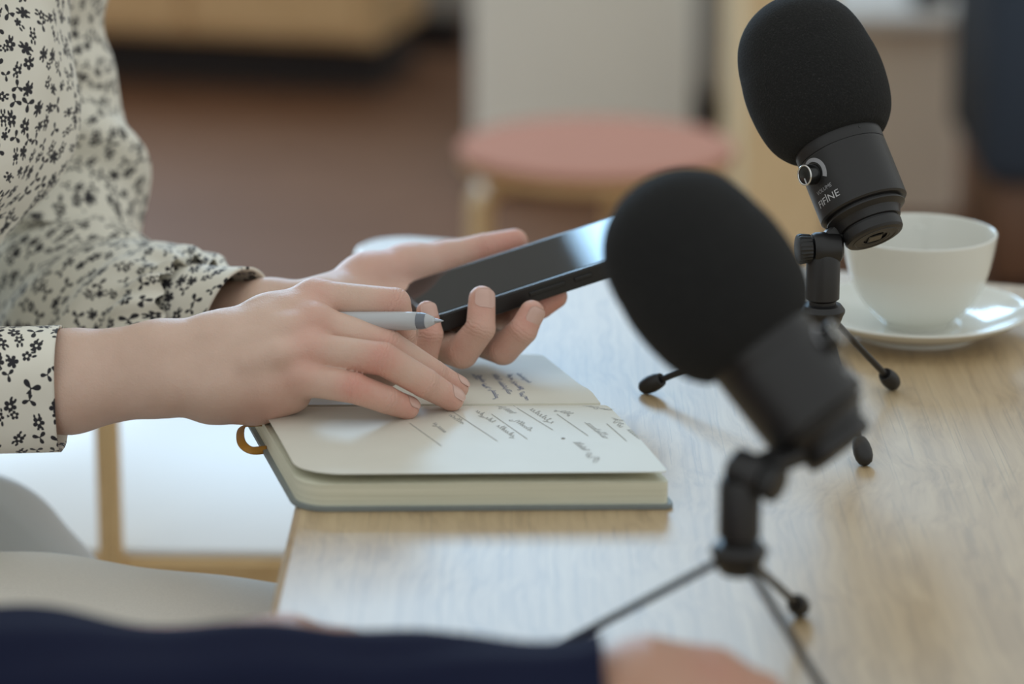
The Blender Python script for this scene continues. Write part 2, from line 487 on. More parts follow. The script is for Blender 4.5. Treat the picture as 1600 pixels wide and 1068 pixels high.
def microphone(label, centre, feet, hubz, foam_base, axis, front_ang, pivot, pivot_axis):
    root = thing('microphone', (centre[0], centre[1], TAB), label, 'microphone', 'tripod microphones on the oak table')
    a = nrm(axis)
    O = np.asarray(foam_base) - a * .064            # bottom of the capsule housing
    view = nrm(O - CAM)
    f0 = nrm(-view - a * (-view @ a)); sd = np.cross(a, f0)      # f0 faces the camera, sd = image right
    if sd[0] < 0: sd = -sd
    def rad(ang): return f0 * math.cos(ang) + sd * math.sin(ang)
    mm = .001
    # foam
    pr = np.array([(r, s * mm) for r, s in FOAM]); pr = catmull(pr, 70); pr[:, 0] = np.maximum(pr[:, 0], 1e-5)
    mesh_obj('foam_windscreen', *lathe(pr, O + a * .064, a, 64), M_foam, root)
    # housing
    R = .0272
    prof = [(.0, .0012), (.0090, .0012), (.0092, .0), (.0155, 0), (.0172, .0006), (.0182, .002), (.0186, .006), (.0184, .0072), (.0176, .0076), (.0176, .0084), (.0192, .0088),
            (.0196, .0096), (.0200, .0115), (.0212, .0135), (.0236, .0150), (.0246, .0158), (.0246, .0166), (.0232, .0170), (.0232, .0182), (.0262, .0186), (R, .0196), (R, .0562)]
    body = mesh_obj('body', *lathe(prof, O, a, 64), M_metal, root, auto=25)
    mesh_obj('collar_ring', *lathe([(.020, .0568), (R - .0002, .0568), (R, .0572), (R, .0652), (.020, .0654)], O, a, 64), M_metal, root, auto=30)
    mesh_obj('seam_groove', *lathe([(.02, .0560), (R - .0006, .0560), (R - .0006, .0570), (.02, .0570)], O, a, 48), M_gloss, root, auto=30)
    sr = rad(.62)
    mesh_obj('screw', *lathe([(.0, .0), (.0009, .0), (.0009, .0005), (.0, .0005)], O + sr * (R - .0003) + a * .0612, sr, 12), M_gloss, root, auto=30)
    # socket in the base
    mesh_obj('base_port', *lathe([(.0, -.0002), (.0055, -.0002), (.0064, .0002), (.0064, .0014)], O, a, 4), M_gloss, root, smooth=False)
    mesh_obj('base_plate', *lathe([(.0075, .0008), (.0075, .0002), (.0125, .0), (.0128, -.0003), (.0142, -.0003), (.0145, .0006)], O, a, 40, capends=False), M_plastic, root, auto=30)
    # volume knob, scale and lettering
    ka = front_ang; kd = rad(ka); ks = .0455
    kt = -f0 * math.sin(ka) + sd * math.cos(ka)      # around the body, to the image right
    kc = O + a * ks + kd * R
    knob = mesh_obj('volume_knob', *lathe([(.0062, -.001), (.0062, .0062), (.0060, .0068), (.0050, .0072), (.0, .0073)], kc, kd, 40), M_gloss, root, auto=35)
    mesh_obj('knob_rim', *lathe([(.0061, .0066), (.0064, .0068), (.0063, .0074), (.0056, .0076), (.0053, .0073)], kc, kd, 40, capends=False), M_chrome, knob)
    mesh_obj('pointer', *box(kc + kd * .0074 - a * .0036 - kt * .0008, kt * .00035, a * .0018, kd * .0003), M_letter, knob, smooth=False)
    def wrap(x, s, off=.00015):                       # x along the girth, s along the axis
        g = ka + x / R
        return O + a * s + rad(g) * (R + off)
    arcV = []; arcF = []; N = 40
    for i in range(N + 1):
        t = math.radians(-35 + 215 * i / N); w = .0016 + .0014 * (1 - i / N)
        for rr in (.0074, .0074 + w):
            arcV.append(wrap(rr * math.cos(t), ks + rr * math.sin(t)))
    for i in range(N): arcF.append((2 * i, 2 * i + 1, 2 * i + 3, 2 * i + 2))
    mesh_obj('volume_scale', arcV, arcF, M_print, root, smooth=False)
    for txt, size, s, nm, mt in (('VOLUME', .0034, .0338, 'volume_lettering', M_print), ('FIFINE', .0062, .0272, 'maker_lettering', M_letter)):
        V, Fc = text_mesh(txt, size)
        wsc = 1.12 if txt == 'FIFINE' else 1.0
        if txt == 'FIFINE':                           # the second I of the mark stands taller than the rest
            par = list(range(len(V)))
            def root_of(i):
                while par[i] != i: i = par[i]
                return i
            for fc in Fc:
                for i in fc[1:]: par[root_of(i)] = root_of(fc[0])
            isl = {}
            for i in range(len(V)): isl.setdefault(root_of(i), []).append(i)
            order = sorted(isl.values(), key=lambda q: V[q][:, 0].mean())
            q = order[3]; b0 = V[q][:, 1].min(); V[q, 1] = b0 + (V[q][:, 1] - b0) * 1.28
        mesh_obj(nm, [wrap(v[0] * wsc + .003, s + v[1], .00018) for v in V], Fc, mt, root, smooth=False)
    # tripod hub, column
    hx, hy = centre; z0 = hubz
    hub = mesh_obj('hub', *lathe([(.0, .0), (.0085, 0), (.0105, .002), (.0128, .0085), (.0138, .0105), (.0138, .0120), (.0115, .0150), (.0095, .0155), (.0, .0155)], (hx, hy, z0), (0, 0, 1), 36), M_metal, root, auto=35)
    pv = np.asarray(pivot, float)
    mesh_obj('column', *lathe([(.0, .0135), (.0082, .0135), (.0082, .0175), (.0102, .0190), (.0102, pv[2] - z0 - .006), (.0092, pv[2] - z0 - .003), (0, pv[2] - z0 - .003)], (hx, hy, z0), (0, 0, 1), 32), M_metal, root, auto=35)
    # pivot joint with knob
    pa = nrm(pivot_axis)
    mesh_obj('pivot_block', *lathe([(.0, -.0095), (.0075, -.0095), (.0092, -.008), (.0096, -.003), (.0096, .006), (.0085, .008), (.0, .008)], pv, pa, 32), M_metal, root, auto=35)
    kn = []
    nk = 48
    for s, r in ((.0085, .0055), (.0095, .0086), (.0155, .0092), (.0170, .0086), (.0175, .0070)):
        for j in range(nk):
            th = 2 * PI * j / nk; e = nrm(np.cross(pa, (.1, .2, 1))); b = np.cross(pa, e)
            rr = r * (1 - .045 * (j % 2)) if s > .009 and s < .0172 else r
            kn.append(pv + pa * s + rr * (e * math.cos(th) + b * math.sin(th)))
    kf = grid_faces(5, nk); kf.append(tuple(range(nk - 1, -1, -1))); kf.append(tuple(4 * nk + j for j in range(nk)))
    mesh_obj('pivot_knob', kn, kf, M_plastic, root, auto=30)
    # arm between joint and housing
    q = O + a * .012; dr = nrm(pv - q - a * ((pv - q) @ a)); end = O + a * .0125 + dr * .0185
    mid = (pv + end) / 2 - a * .001
    x = nrm(end - pv); yv = nrm(np.cross(x, pa)); zv = np.cross(x, yv)
    L = np.linalg.norm(end - pv)
    armV, armF = box((pv + end) / 2, x * (L / 2 + .003), yv * .0048, zv * .0062, .0015)
    mesh_obj('mounting_arm', armV, armF, M_metal, root, smooth=True, auto=30)
    # legs with rubber feet
    for fx, fy in feet:
        ft = np.array([fx, fy, TAB + .0052]); hp = np.array([hx, hy, z0 + .006]) + nrm([fx - hx, fy - hy, 0]) * .0085
        d = nrm(hp - ft)
        leg = mesh_obj('leg', *lathe([(.0, .006), (.0021, .006), (.0021, np.linalg.norm(hp - ft)), (0, np.linalg.norm(hp - ft))], ft, d, 16), M_metal, root, auto=40)
        mesh_obj('rubber_foot', *lathe([(.0, -.0052), (.0022, -.0048), (.0042, -.003), (.0053, .0002), (.0056, .004), (.0052, .008), (.0044, .0112), (.0038, .0124), (.0036, .0118), (.0, .0118)], ft, d, 24), M_rubber, leg)
    return root

def axis_from(phi, psi):
    return math.cos(psi) * (math.sin(phi) * RT - math.cos(phi) * DN) + math.sin(psi) * FW
# the microphone beside the cup
cA = np.array([.1860, 1.962])
feetA = [T(1010, 615)[:2], T(1350, 727)[:2], T(1394, 609)[:2]]
microphone('black foam-topped microphone with printed volume knob beside the white cup', cA, feetA, TAB + .058,
           P(1309, 224, 2.04), axis_from(-.345, .30), math.radians(-47), [cA[0] + .001, cA[1], TAB + .108], (-1, -.18, .0))
# the microphone nearest the camera
cB = np.array([.108, 1.525])
def pol(c, deg, r): return c + r * np.array([math.cos(math.radians(deg)), math.sin(math.radians(deg))])
nf = T(1250, 963)[:2]
feetB = [nf, pol(cB, 172, .107), pol(cB, -61, .107)]
microphone('blurred black foam-topped microphone in the foreground, in front of the notebook', cB, feetB, TAB + .060,
           P(1187, 540, 1.625), axis_from(-.66, .13), math.radians(75), [cB[0] + .004, cB[1], TAB + .1105], (.80, -.55, -.22))

# ================================================================== CUP AND SAUCER
sc = T(1433, 482, TAB + .017)
sx_, sy_ = sc[0], sc[1]
sauc = [(.0, .0035), (.030, .0035), (.034, .0030), (.036, .0), (.0395, .0), (.041, .003), (.052, .0065), (.064, .0115), (.0725, .0168), (.0738, .0180), (.0730, .0188), (.0712, .0184), (.062, .0135), (.050, .0092), (.040, .0072), (.030, .0064), (.026, .0062), (.0, .0060)]
mesh_obj('saucer', *lathe(catmull(np.array(sauc), 80), (sx_, sy_, TAB), (0, 0, 1), 72), M_china, None)
saucer_o = bpy.data.objects['saucer']; tag(saucer_o, 'white glazed saucer standing on the table under the cup', 'saucer')
cup_o = thing('cup', (sx_, sy_, TAB + .0062), 'white china cup standing on its saucer behind the microphone', 'cup')
cp = [(.0, .003), (.016, .003), (.018, .0), (.0215, .0), (.0228, .003), (.030, .0095), (.0385, .0195), (.0445, .0325), (.0482, .046), (.0502, .0575), (.0508, .0622), (.0503, .0632), (.0490, .0626), (.0478, .056), (.0455, .044), (.0415, .031), (.035, .019), (.026, .0105), (.015, .007), (.0, .0062)]
mesh_obj('cup_body', *lathe(catmull(np.array(cp), 90), (sx_, sy_, TAB + .0062), (0, 0, 1), 72), M_china, cup_o)
hd = nrm([.12, 1, 0])
def hp_(r, z): return np.array([sx_, sy_, TAB + .0062 + z]) + hd * r
hv, hf, _ = sweep([hp_(.0475, .052), hp_(.060, .0535), hp_(.0685, .044), hp_(.064, .031), hp_(.050, .0245), hp_(.040, .023)], [(.0035, .005)] * 6, up=(0, 0, 1), m=30, n=16)
mesh_obj('handle', hv, hf, M_china, cup_o)
ck = NT('milky_coffee').set((.22, .11, .05), .15)
mesh_obj('coffee', *lathe([(.0, .019), (.034, .019), (.0345, .0185), (.0, .015)], (sx_, sy_, TAB + .0062), (0, 0, 1), 48), ck, cup_o, auto=40)

# ================================================================== NOTEBOOK
nFL = T(462, 800)[:2]; nFR = T(1056, 796)[:2]
nSide = nrm(np.array([-.235, .97])) * .150
def nxy(u, v):
    """u 0..1 along the fore-edge, v 0 fore-edge, 1 spine, 2 far edge"""
    b = nFL * (1 - u) + nFR * u
    return b + nSide * v
def page_z(u, v):
    if v <= 1:
        z = .0212 + .0012 * math.sin(PI * min(1, v)) - .0050 * max(0, (v - .82) / .18) ** 2
        return z
    w = v - 1
    return .0174 + .0022 * math.exp(-((w - .16) / .12) ** 2) * 1.0 - .0105 * w ** 1.3
def xy_uv(x, y):
    d = np.array([x, y]) - nFL; A = np.array([nFR - nFL, nSide]).T
    return np.linalg.solve(A, d)
def slab(v0, v1, zt, zb, inset=0.0, rc=(.010, .010), round_near=True, round_far=False, nu=36, nv=40):
    """sheet or block between two surfaces over the notebook plan, outer corners rounded"""
    Lu = np.linalg.norm(nFR - nFL); Lv = np.linalg.norm(nSide)
    iu, iv = inset / Lu, inset / Lv
    va, vb = (v0 + iv if round_near else v0), (v1 - iv if round_far else v1)
    t = np.linspace(0, 1, nv); vs = va + (vb - va) * (t if not (round_near or round_far) else (1 - np.cos(t * PI)) / 2)
    top = []; bot = []
    for v in vs:
        dn_, df_ = (v - va) * Lv, (vb - v) * Lv
        ee = []
        for r_ in rc:
            e = 0
            if round_near and dn_ < r_: e = r_ - math.sqrt(max(0, r_ * r_ - (r_ - dn_) ** 2))
            if round_far and df_ < r_: e = max(e, r_ - math.sqrt(max(0, r_ * r_ - (r_ - df_) ** 2)))
            ee.append(e)
        ua, ub = iu + ee[0] / Lu, 1 - iu - ee[1] / Lu
        for j in range(nu):
            u = ua + (ub - ua) * j / (nu - 1); x, y = nxy(u, v)
            top.append((x, y, TAB + zt(u, v))); bot.append((x, y, TAB + zb(u, v)))
    n = len(top); V = top + bot; Fc = []
    for i in range(nv - 1):
        for j in range(nu - 1):
            q = i * nu + j
            Fc.append((q, q + 1, q + nu + 1, q + nu)); Fc.append((n + q, n + q + nu, n + q + nu + 1, n + q + 1))
    ring = [j for j in range(nu)] + [i * nu + nu - 1 for i in range(1, nv)] + [(nv - 1) * nu + j for j in range(nu - 2, -1, -1)] + [i * nu for i in range(nv - 2, 0, -1)]
    for k in range(len(ring)):
        a, b = ring[k], ring[(k + 1) % len(ring)]
        Fc.append((a, a + n, b + n, b))
    return np.array(V), Fc
nb_c = nxy(.5, 1)
note = thing('notebook', (nb_c[0], nb_c[1], TAB), 'open cream-paged notebook with grey-green cover and handwriting lying on the table', 'notebook')
mesh_obj('cover', *slab(0, 1.985, lambda u, v: .0026, lambda u, v: .0003, 0, (.017, .007), True, True), M_cover, note, auto=40)
def blk(u, v):
    return .0150 - .0030 * max(0, (v - .8) / .2) ** 2 + .0006 * math.sin(u * 3)
mesh_obj('page_block', *slab(0, 1, blk, lambda u, v: .0026, .0028, (.0155, .0045)), M_edges, note, auto=50)
mesh_obj('far_page_block', *slab(1, 1.985, lambda u, v: page_z(u, v) - .0016, lambda u, v: .0026, .0028, (.0095, .006), False, True), M_edges, note, auto=50)
def lift(u, v):      # the topmost leaf stands off the block at its free edge, drooping back to it on the left
    e = max(0.0, 1 - u / .10)
    k = 1 - .25 * e * e * max(0, 1 - v * 1.0)
    return blk(u, v) + .0006 + (page_z(u, v) - blk(u, v) - .0006) * k
mesh_obj('page', *slab(0, 1, lift, lambda u, v: lift(u, v) - .0005, .0034, (.024, .0045), True, False, 60, 60), M_paper, note, auto=50)
mesh_obj('page', *slab(1, 1.985, page_z, lambda u, v: page_z(u, v) - .0005, .0032, (.0095, .006), False, True, 40, 40), M_paper, note, auto=50)
# ribbon bookmark looping out at the spine
def RB(x, y, z): return T(x, y, TAB + z)
rb, rf_, _ = sweep([RB(425, 664, .010), RB(398, 664, .012), RB(378, 668, .011), RB(377, 690, .007), RB(392, 703, .004), RB(418, 702, .002)], [(.0004, .0026)] * 6, up=(.3, .2, 1), m=36, n=8)
mesh_obj('ribbon_bookmark', rb, rf_, M_ribbon, note)

def on_page(x, y, off=.0003):
    z = .02
    for _ in range(6):
        q = T(x, y, TAB + z); u, v = xy_uv(q[0], q[1])
        z = (lift(u, v) if v <= 1 else page_z(u, v)) + off
    return T(x, y, TAB + z)
def ribbon_strip(pts, w):
    V = []; Fc = []
    for i, p in enumerate(pts):
        t = nrm((pts[min(i + 1, len(pts) - 1)] - pts[max(i - 1, 0)]))
        s = np.cross(t, (0, 0, 1)); V += [p + s * w / 2, p - s * w / 2]
        if i: Fc.append((2 * i - 2, 2 * i - 1, 2 * i + 1, 2 * i))
    return V, Fc
rng = random.Random(5)
def handwriting(x0, y0, x1, y1, hgt, seed, w=.0005, words=1):
    """cursive loops along a line of the page; reading direction x0,y0 -> x1,y1 (positions measured on the photo, laid on the page)"""
    r = random.Random(seed); A = on_page(x0, y0); B = on_page(x1, y1)
    d = B - A; L = np.linalg.norm(d[:2]); d = d / L; up = np.array([-d[1], d[0], 0])
    pieces = []; pos = 0.0
    for k in range(words):
        wl_ = L / words * r.uniform(.75, .88); pts = []
        nl = max(3, int(wl_ / (hgt * .75))); N = nl * 14
        ph = [r.uniform(0, 6.28) for _ in range(3)]
        tall = [r.choice((.55, .6, 1.0, 1.25, -.6)) for _ in range(nl + 1)]
        for i in range(N):
            t = i / N; c = t * nl; th = 2 * PI * c
            h = tall[int(c)]
            s = pos + wl_ * t + .38 * hgt * math.sin(th + ph[0])
            y = hgt * .5 * (1 - math.cos(th)) * h + .08 * hgt * math.sin(3 * th + ph[1])
            pts.append(A + d * s + up * y)
        q = []
        for p_ in pts:
            u, v = xy_uv(p_[0], p_[1]); q.append(np.array([p_[0], p_[1], TAB + (lift(u, v) if v <= 1 else page_z(u, v)) + .00025]))
        pieces.append(ribbon_strip(q, w)); pos += L / words
    return join(*pieces)
def ruled(x0, y0, x1, y1, w=.0005):
    return ribbon_strip([on_page(x0 + (x1 - x0) * t, y0 + (y1 - y0) * t) for t in np.linspace(0, 1, 8)], w)
pencil = [((913, 634, 958, 642), .0035, 1), ((957, 653, 1002, 688), .0038, 2), ((826, 638, 866, 664), .0042, 1), ((868, 640, 897, 650), .0036, 1), ((914, 660, 950, 689), .0042, 1),
          ((896, 690, 938, 724), .0036, 2), ((742, 641, 772, 662), .0034, 1), ((777, 634, 800, 648), .0034, 1), ((775, 664, 812, 690), .0034, 1), ((800, 655, 832, 676), .0034, 1), ((700, 648, 726, 664), .0032, 1), ((676, 660, 700, 680), .0032, 1)]
for i, (q, h, wd) in enumerate(pencil):
    mesh_obj('pencil_word', *handwriting(*q, h, 20 + i, .00045, wd), M_pencil, note, smooth=False)
for q in ((802, 633, 864, 671), (870, 646, 919, 680), (948, 661, 979, 688), (707, 642, 777, 688), (768, 646, 824, 685), (640, 660, 690, 696)):
    mesh_obj('pencil_underline', *ruled(*q, .00045), M_pencil, note, smooth=False)
mesh_obj('pencil_dot', *lathe([(.0, 0), (.0012, .0), (.0, .0002)], on_page(880, 684), (0, 0, 1), 10), M_pencil, note)
ink = [((744, 586, 778, 628), .0028, 3), ((769, 584, 795, 618), .0028, 3), ((792, 584, 823, 628), .0028, 4), ((806, 583, 830, 600), .0028, 1), ((736, 584, 744, 594), .0030, 1)]
for i, (q, h, wd) in enumerate(ink):
    mesh_obj('ink_line', *handwriting(*q, h, 60 + i, .00036, wd), M_ink, note, smooth=False)

# ================================================================== PHONE
phC = P(668, 499, 2.074)                     # near left corner of the screen plane
cx_, cy_, cz_ = RT, -DN, FW
phL = nrm(.927 * cx_ + .303 * cy_ + .2205 * cz_)
phW = -.0234 * cx_ + .0208 * cy_ + .070 * cz_; phW = nrm(phW - phL * (phW @ phL))
phN = np.cross(phL, phW)
if phN[2] < 0: phN = -phN
PLn, PWd, PTh = .158, .077, .0112
def rrect(l, w, r, off=0):
    p = round_poly([(off, off), (l - off, off), (l - off, w - off), (off, w - off)], r, 8); return p
def plate(poly, h0, h1, bev):
    V, Fc = prism(poly, h0, h1, bev)
    return np.array([phC + phL * a + phW * b + phN * c for a, b, c in V]), Fc
ph = thing('phone', phC + phL * PLn / 2 + phW * PWd / 2 - phN * PTh, 'black smartphone held in the left hand, glossy screen tilted up', 'phone')
mesh_obj('case', *plate(rrect(PLn, PWd, .011), -PTh, 0, .0009), M_plastic, ph, auto=20)
mesh_obj('rim', *plate(rrect(PLn, PWd, .0105, .0005), -.0006, .00022, .0002), plain('phone_rim', (.03, .03, .032), .25, .05, 200), ph, auto=8)
mesh_obj('screen', *plate(rrect(PLn, PWd, .0090, .0034), -.001, .00045, .0003), M_screen, ph, auto=8)
for a, b in ((.066, .090), (.096, .108)):
    c = phC + phL * (a + b) / 2 - phW * .0002 - phN * .0050
    mesh_obj('side_button', *box(c, phL * (b - a) / 2, phW * .0008, phN * .0014, .0005), M_plastic, ph, auto=30)

# ================================================================== PEN
pt = P(693, 501, 1.979)
pd = nrm(-1.0 * cx_ + .0 * cy_ + .34 * cz_)
pen = thing('pen', pt + pd * .07, 'frosted grey ballpoint pen held in the right hand', 'pen')
mesh_obj('tip', *lathe([(.0003, 0), (.0006, .0012), (.0011, .0030), (.0016, .0055), (.0024, .0085), (.0018, .009)], pt, pd, 20), M_pentip, pen)
mesh_obj('nose_cone', *lathe([(.0018, .0052), (.0027, .0068), (.0040, .0098), (.0043, .0105), (.0036, .0105)], pt, pd, 28), M_pen, pen, auto=50)
mesh_obj('grip_ring', *lathe([(.0036, .0104), (.0044, .0105), (.0050, .0135), (.0050, .0160), (.0030, .0160)], pt, pd, 28), M_penfill, pen, auto=40)
mesh_obj('barrel', *lathe([(.0044, .0155), (.0053, .0165), (.0056, .030), (.0056, .138), (.0050, .1395), (.0, .1395)], pt, pd, 28), M_pen, pen, auto=50)
mesh_obj('refill', *lathe([(.0, .018), (.0036, .0185), (.0036, .13), (.0, .13)], pt, pd, 20), M_penfill, pen, auto=40)

# ================================================================== SMOOTH BODIES (distance fields turned into one skin)
class Field:
    def __init__(s, lo, hi, h):
        s.h = h; s.lo = np.asarray(lo, float); s.n = np.ceil((np.asarray(hi) - s.lo) / h).astype(int) + 1
        s.ax = [(s.lo[i] + h * np.arange(s.n[i])).astype(np.float32) for i in range(3)]
        s.D = np.full(tuple(s.n), .05, np.float32)
    def block(s, a, b, r, marg):
        lo = np.minimum(a, b) - r - marg; hi = np.maximum(a, b) + r + marg
        i0 = np.clip(((lo - s.lo) / s.h).astype(int), 0, s.n); i1 = np.clip(((hi - s.lo) / s.h).astype(int) + 2, 0, s.n)
        return tuple(slice(i0[k], i1[k]) for k in range(3))
    def cone(s, sl, a, b, ra, rb):
        X = s.ax[0][sl[0]][:, None, None] - a[0]; Y = s.ax[1][sl[1]][None, :, None] - a[1]; Z = s.ax[2][sl[2]][None, None, :] - a[2]
        d = b - a; dd = max(1e-12, d @ d)
        t = np.clip((X * d[0] + Y * d[1] + Z * d[2]) / dd, 0, 1)
        return np.sqrt((X - t * d[0]) ** 2 + (Y - t * d[1]) ** 2 + (Z - t * d[2]) ** 2) - (ra + (rb - ra) * t)

def smin(a, b, k):
    h = np.clip(.5 + .5 * (b - a) / k, 0, 1)
    return b * (1 - h) + a * h - k * h * (1 - h)

def add_cones(f, D, prims, k):
    for a, b, ra, rb in prims:
        a = np.asarray(a, float); b = np.asarray(b, float)
        sl = f.block(a, b, max(ra, rb), .03)
        D[sl] = smin(D[sl], f.cone(sl, a, b, ra, rb), k)

def surface_nets(f, D):
    S = D < 0; h = f.h
    nc = np.array(D.shape) - 1
    acc = np.zeros((*nc, 3), np.float32); cnt = np.zeros(tuple(nc), np.int16)
    edges = []
    for ax in range(3):
        sl0 = [slice(None)] * 3; sl1 = [slice(None)] * 3; sl0[ax] = slice(0, -1); sl1[ax] = slice(1, None)
        d0, d1 = D[tuple(sl0)], D[tuple(sl1)]
        idx = np.argwhere(S[tuple(sl0)] != S[tuple(sl1)])
        o1, o2 = [q for q in range(3) if q != ax]
        ok = (idx[:, o1] > 0) & (idx[:, o2] > 0) & (idx[:, o1] < nc[o1]) & (idx[:, o2] < nc[o2])
        idx = idx[ok]
        v0, v1 = d0[tuple(idx.T)], d1[tuple(idx.T)]
        t = v0 / (v0 - v1); p = idx.astype(np.float32); p[:, ax] += t
        ce = []
        for a in (-1, 0):
            for b in (-1, 0):
                c = idx.copy(); c[:, o1] += a; c[:, o2] += b; ce.append(c)
                np.add.at(acc, tuple(c.T), p); np.add.at(cnt, tuple(c.T), 1)
        edges.append((ax, ce, v0 < 0))
    ids = np.full(tuple(nc), -1, np.int64); m = cnt > 0; ids[m] = np.arange(m.sum())
    V = f.lo + (acc[m] / cnt[m][:, None]) * h
    Q = []
    for ax, ce, ins in edges:
        a, b, c, d = (ids[tuple(q.T)] for q in ce)      # (-,-) (-,0) (0,-) (0,0)
        q = np.stack([a, c, d, b], -1)
        flip = ins if ax != 1 else ~ins
        q[~flip] = q[~flip][:, ::-1]
        Q.append(q)
    return V, np.vstack(Q)

def relax(V, Q, it=2, lam=.5):
    n = len(V)
    for _ in range(it):
        s = np.zeros_like(V); c = np.zeros(n)
        for i in range(4):
            a, b = Q[:, i], Q[:, (i + 1) % 4]
            np.add.at(s, a, V[b]); np.add.at(s, b, V[a]); np.add.at(c, a, 1); np.add.at(c, b, 1)
        V = V + lam * (s / c[:, None] - V)
    return V

def chain(js, sc=1.0):
    """list of (px,py,depth,r mm) -> cones"""
    q = [(P(x, y, d), r * .001 * sc) for x, y, d, r in js]
    return [(q[i][0], q[i + 1][0], q[i][1], q[i + 1][1]) for i in range(len(q) - 1)]

def build_hand(palm, fingers, h=.0011, kp=.010, kf=.0007, kj=.006, extra_min=None, lo=None, hi=None):
    pts = np.array([c for a, b, ra, rb in palm + [q for fg in fingers for q in fg] for c in (a, b)])
    if lo is None: lo = pts.min(0) - .034
    if hi is None: hi = pts.max(0) + .034
    f = Field(lo, hi, h)
    Dp = f.D.copy(); add_cones(f, Dp, palm, kp)
    D = Dp.copy()
    for fg in fingers:
        Df = f.D.copy(); add_cones(f, Df, fg, kf)
        # slight swelling at the inner joints
        for a, b, ra, rb in fg[:-1]:
            sl = f.block(b, b, rb, .02); Df[sl] = np.minimum(Df[sl], f.cone(sl, b, b + 1e-4, rb * 1.012, rb * 1.012))
        D = np.minimum(D, smin(Dp, Df, kj))
    V, Q = surface_nets(f, D)
    return relax(V, Q, 3), Q

def set_red(o, V, spots, base=None):
    """blush of knuckles and fingertips, a property of the skin"""
    r = np.zeros(len(V), np.float32)
    for c, rad, amt in spots:
        r += amt * np.exp(-((V - c) ** 2).sum(1) / rad ** 2)
    at = o.data.attributes.new('red', 'FLOAT', 'POINT'); at.data.foreach_set('value', np.clip(r, 0, 1).astype(np.float32))

def set_creases(o, V, chains):
    best = np.full(len(V), 1e9); sv = np.zeros(len(V)); wv = np.zeros(len(V))
    for ch_ in chains:
        for i in range(1, len(ch_) - 1):
            c = P(*ch_[i][:3]); r = ch_[i][3] * .001
            ax = nrm(P(*ch_[i + 1][:3]) - P(*ch_[i - 1][:3]))
            d = V - c; s_ = d @ ax; rr = np.linalg.norm(d, axis=1)
            m = (rr < best); best[m] = rr[m]; sv[m] = s_[m]
            wv[m] = (np.exp(-(s_[m] / .0042) ** 2) * np.clip((2.0 * r - rr[m]) / r, 0, 1))
    for nm, a in (('crs', sv), ('crw', wv)):
        at = o.data.attributes.new(nm, 'FLOAT', 'POINT'); at.data.foreach_set('value', a.astype(np.float32))

def quads_obj(name, V, Q, mat, parent):
    me = bpy.data.meshes.new(name); base = wloc(parent)
    me.vertices.add(len(V)); me.vertices.foreach_set('co', (V - base).astype(np.float32).ravel())
    n = len(Q); me.loops.add(4 * n); me.loops.foreach_set('vertex_index', Q.astype(np.int32).ravel())
    me.polygons.add(n); me.polygons.foreach_set('loop_start', np.arange(0, 4 * n, 4, dtype=np.int32))
    me.polygons.foreach_set('use_smooth', np.ones(n, bool))
    me.update(calc_edges=True); me.validate()
    me.materials.append(mat)
    o = bpy.data.objects.new(name, me); COL.objects.link(o); o.parent = parent
    return o

def fingernail(parent, dip, tip, r, dorsal, length=.0115, width=52, start=.0):
    """curved nail plate sitting on the last finger bone; dorsal = direction the nail faces"""
    ax = nrm(tip - dip); dz = nrm(dorsal - ax * (dorsal @ ax)); sd = np.cross(ax, dz)
    V = []; m, n = 14, 13
    c0 = tip + ax * (r * .62 - length + start)
    for lay in (0, 1):
        for i in range(m):
            t = i / (m - 1); s = t * length
            e = 1.0
            if t < .3: e = math.sqrt(max(0.02, 1 - ((.3 - t) / .3) ** 2 * .75))
            if t > .75: e = math.sqrt(max(0.02, 1 - ((t - .75) / .25) ** 2 * .8))
            for j in range(n):
                g = math.radians(width) * (2 * j / (n - 1) - 1) * e
                over = max(0, s + (r * .62 - length) + 0.0)         # past the end bone centre the fingertip rounds off
                rr = math.sqrt(max(0, r * r - (over * .8) ** 2)) if over > 0 else r
                rr = rr * .985 + (.0006 if lay == 0 else -.0010)
                V.append(c0 + ax * s + rr * (dz * math.cos(g) + sd * math.sin(g)))
    Fc = []
    for lay in (0, 1):
        o = lay * m * n
        for i in range(m - 1):
            for j in range(n - 1):
                q = o + i * n + j; Fc.append((q, q + 1, q + n + 1, q + n) if lay == 0 else (q, q + n, q + n + 1, q + 1))
    ring = [j for j in range(n)] + [i * n + n - 1 for i in range(1, m)] + [(m - 1) * n + j for j in range(n - 2, -1, -1)] + [i * n for i in range(m - 2, 0, -1)]
    for k in range(len(ring)):
        a, b = ring[k], ring[(k + 1) % len(ring)]; Fc.append((a, b, b + m * n, a + m * n))
    return mesh_obj('fingernail', V, Fc, M_nail, parent)

# ================================================================== WOMAN AT THE TABLE
hip = P(-420, 900, 2.15)
woman = thing('person', (hip[0], hip[1], 0), 'person in cream blouse with black flower print, writing and holding a phone', 'person')
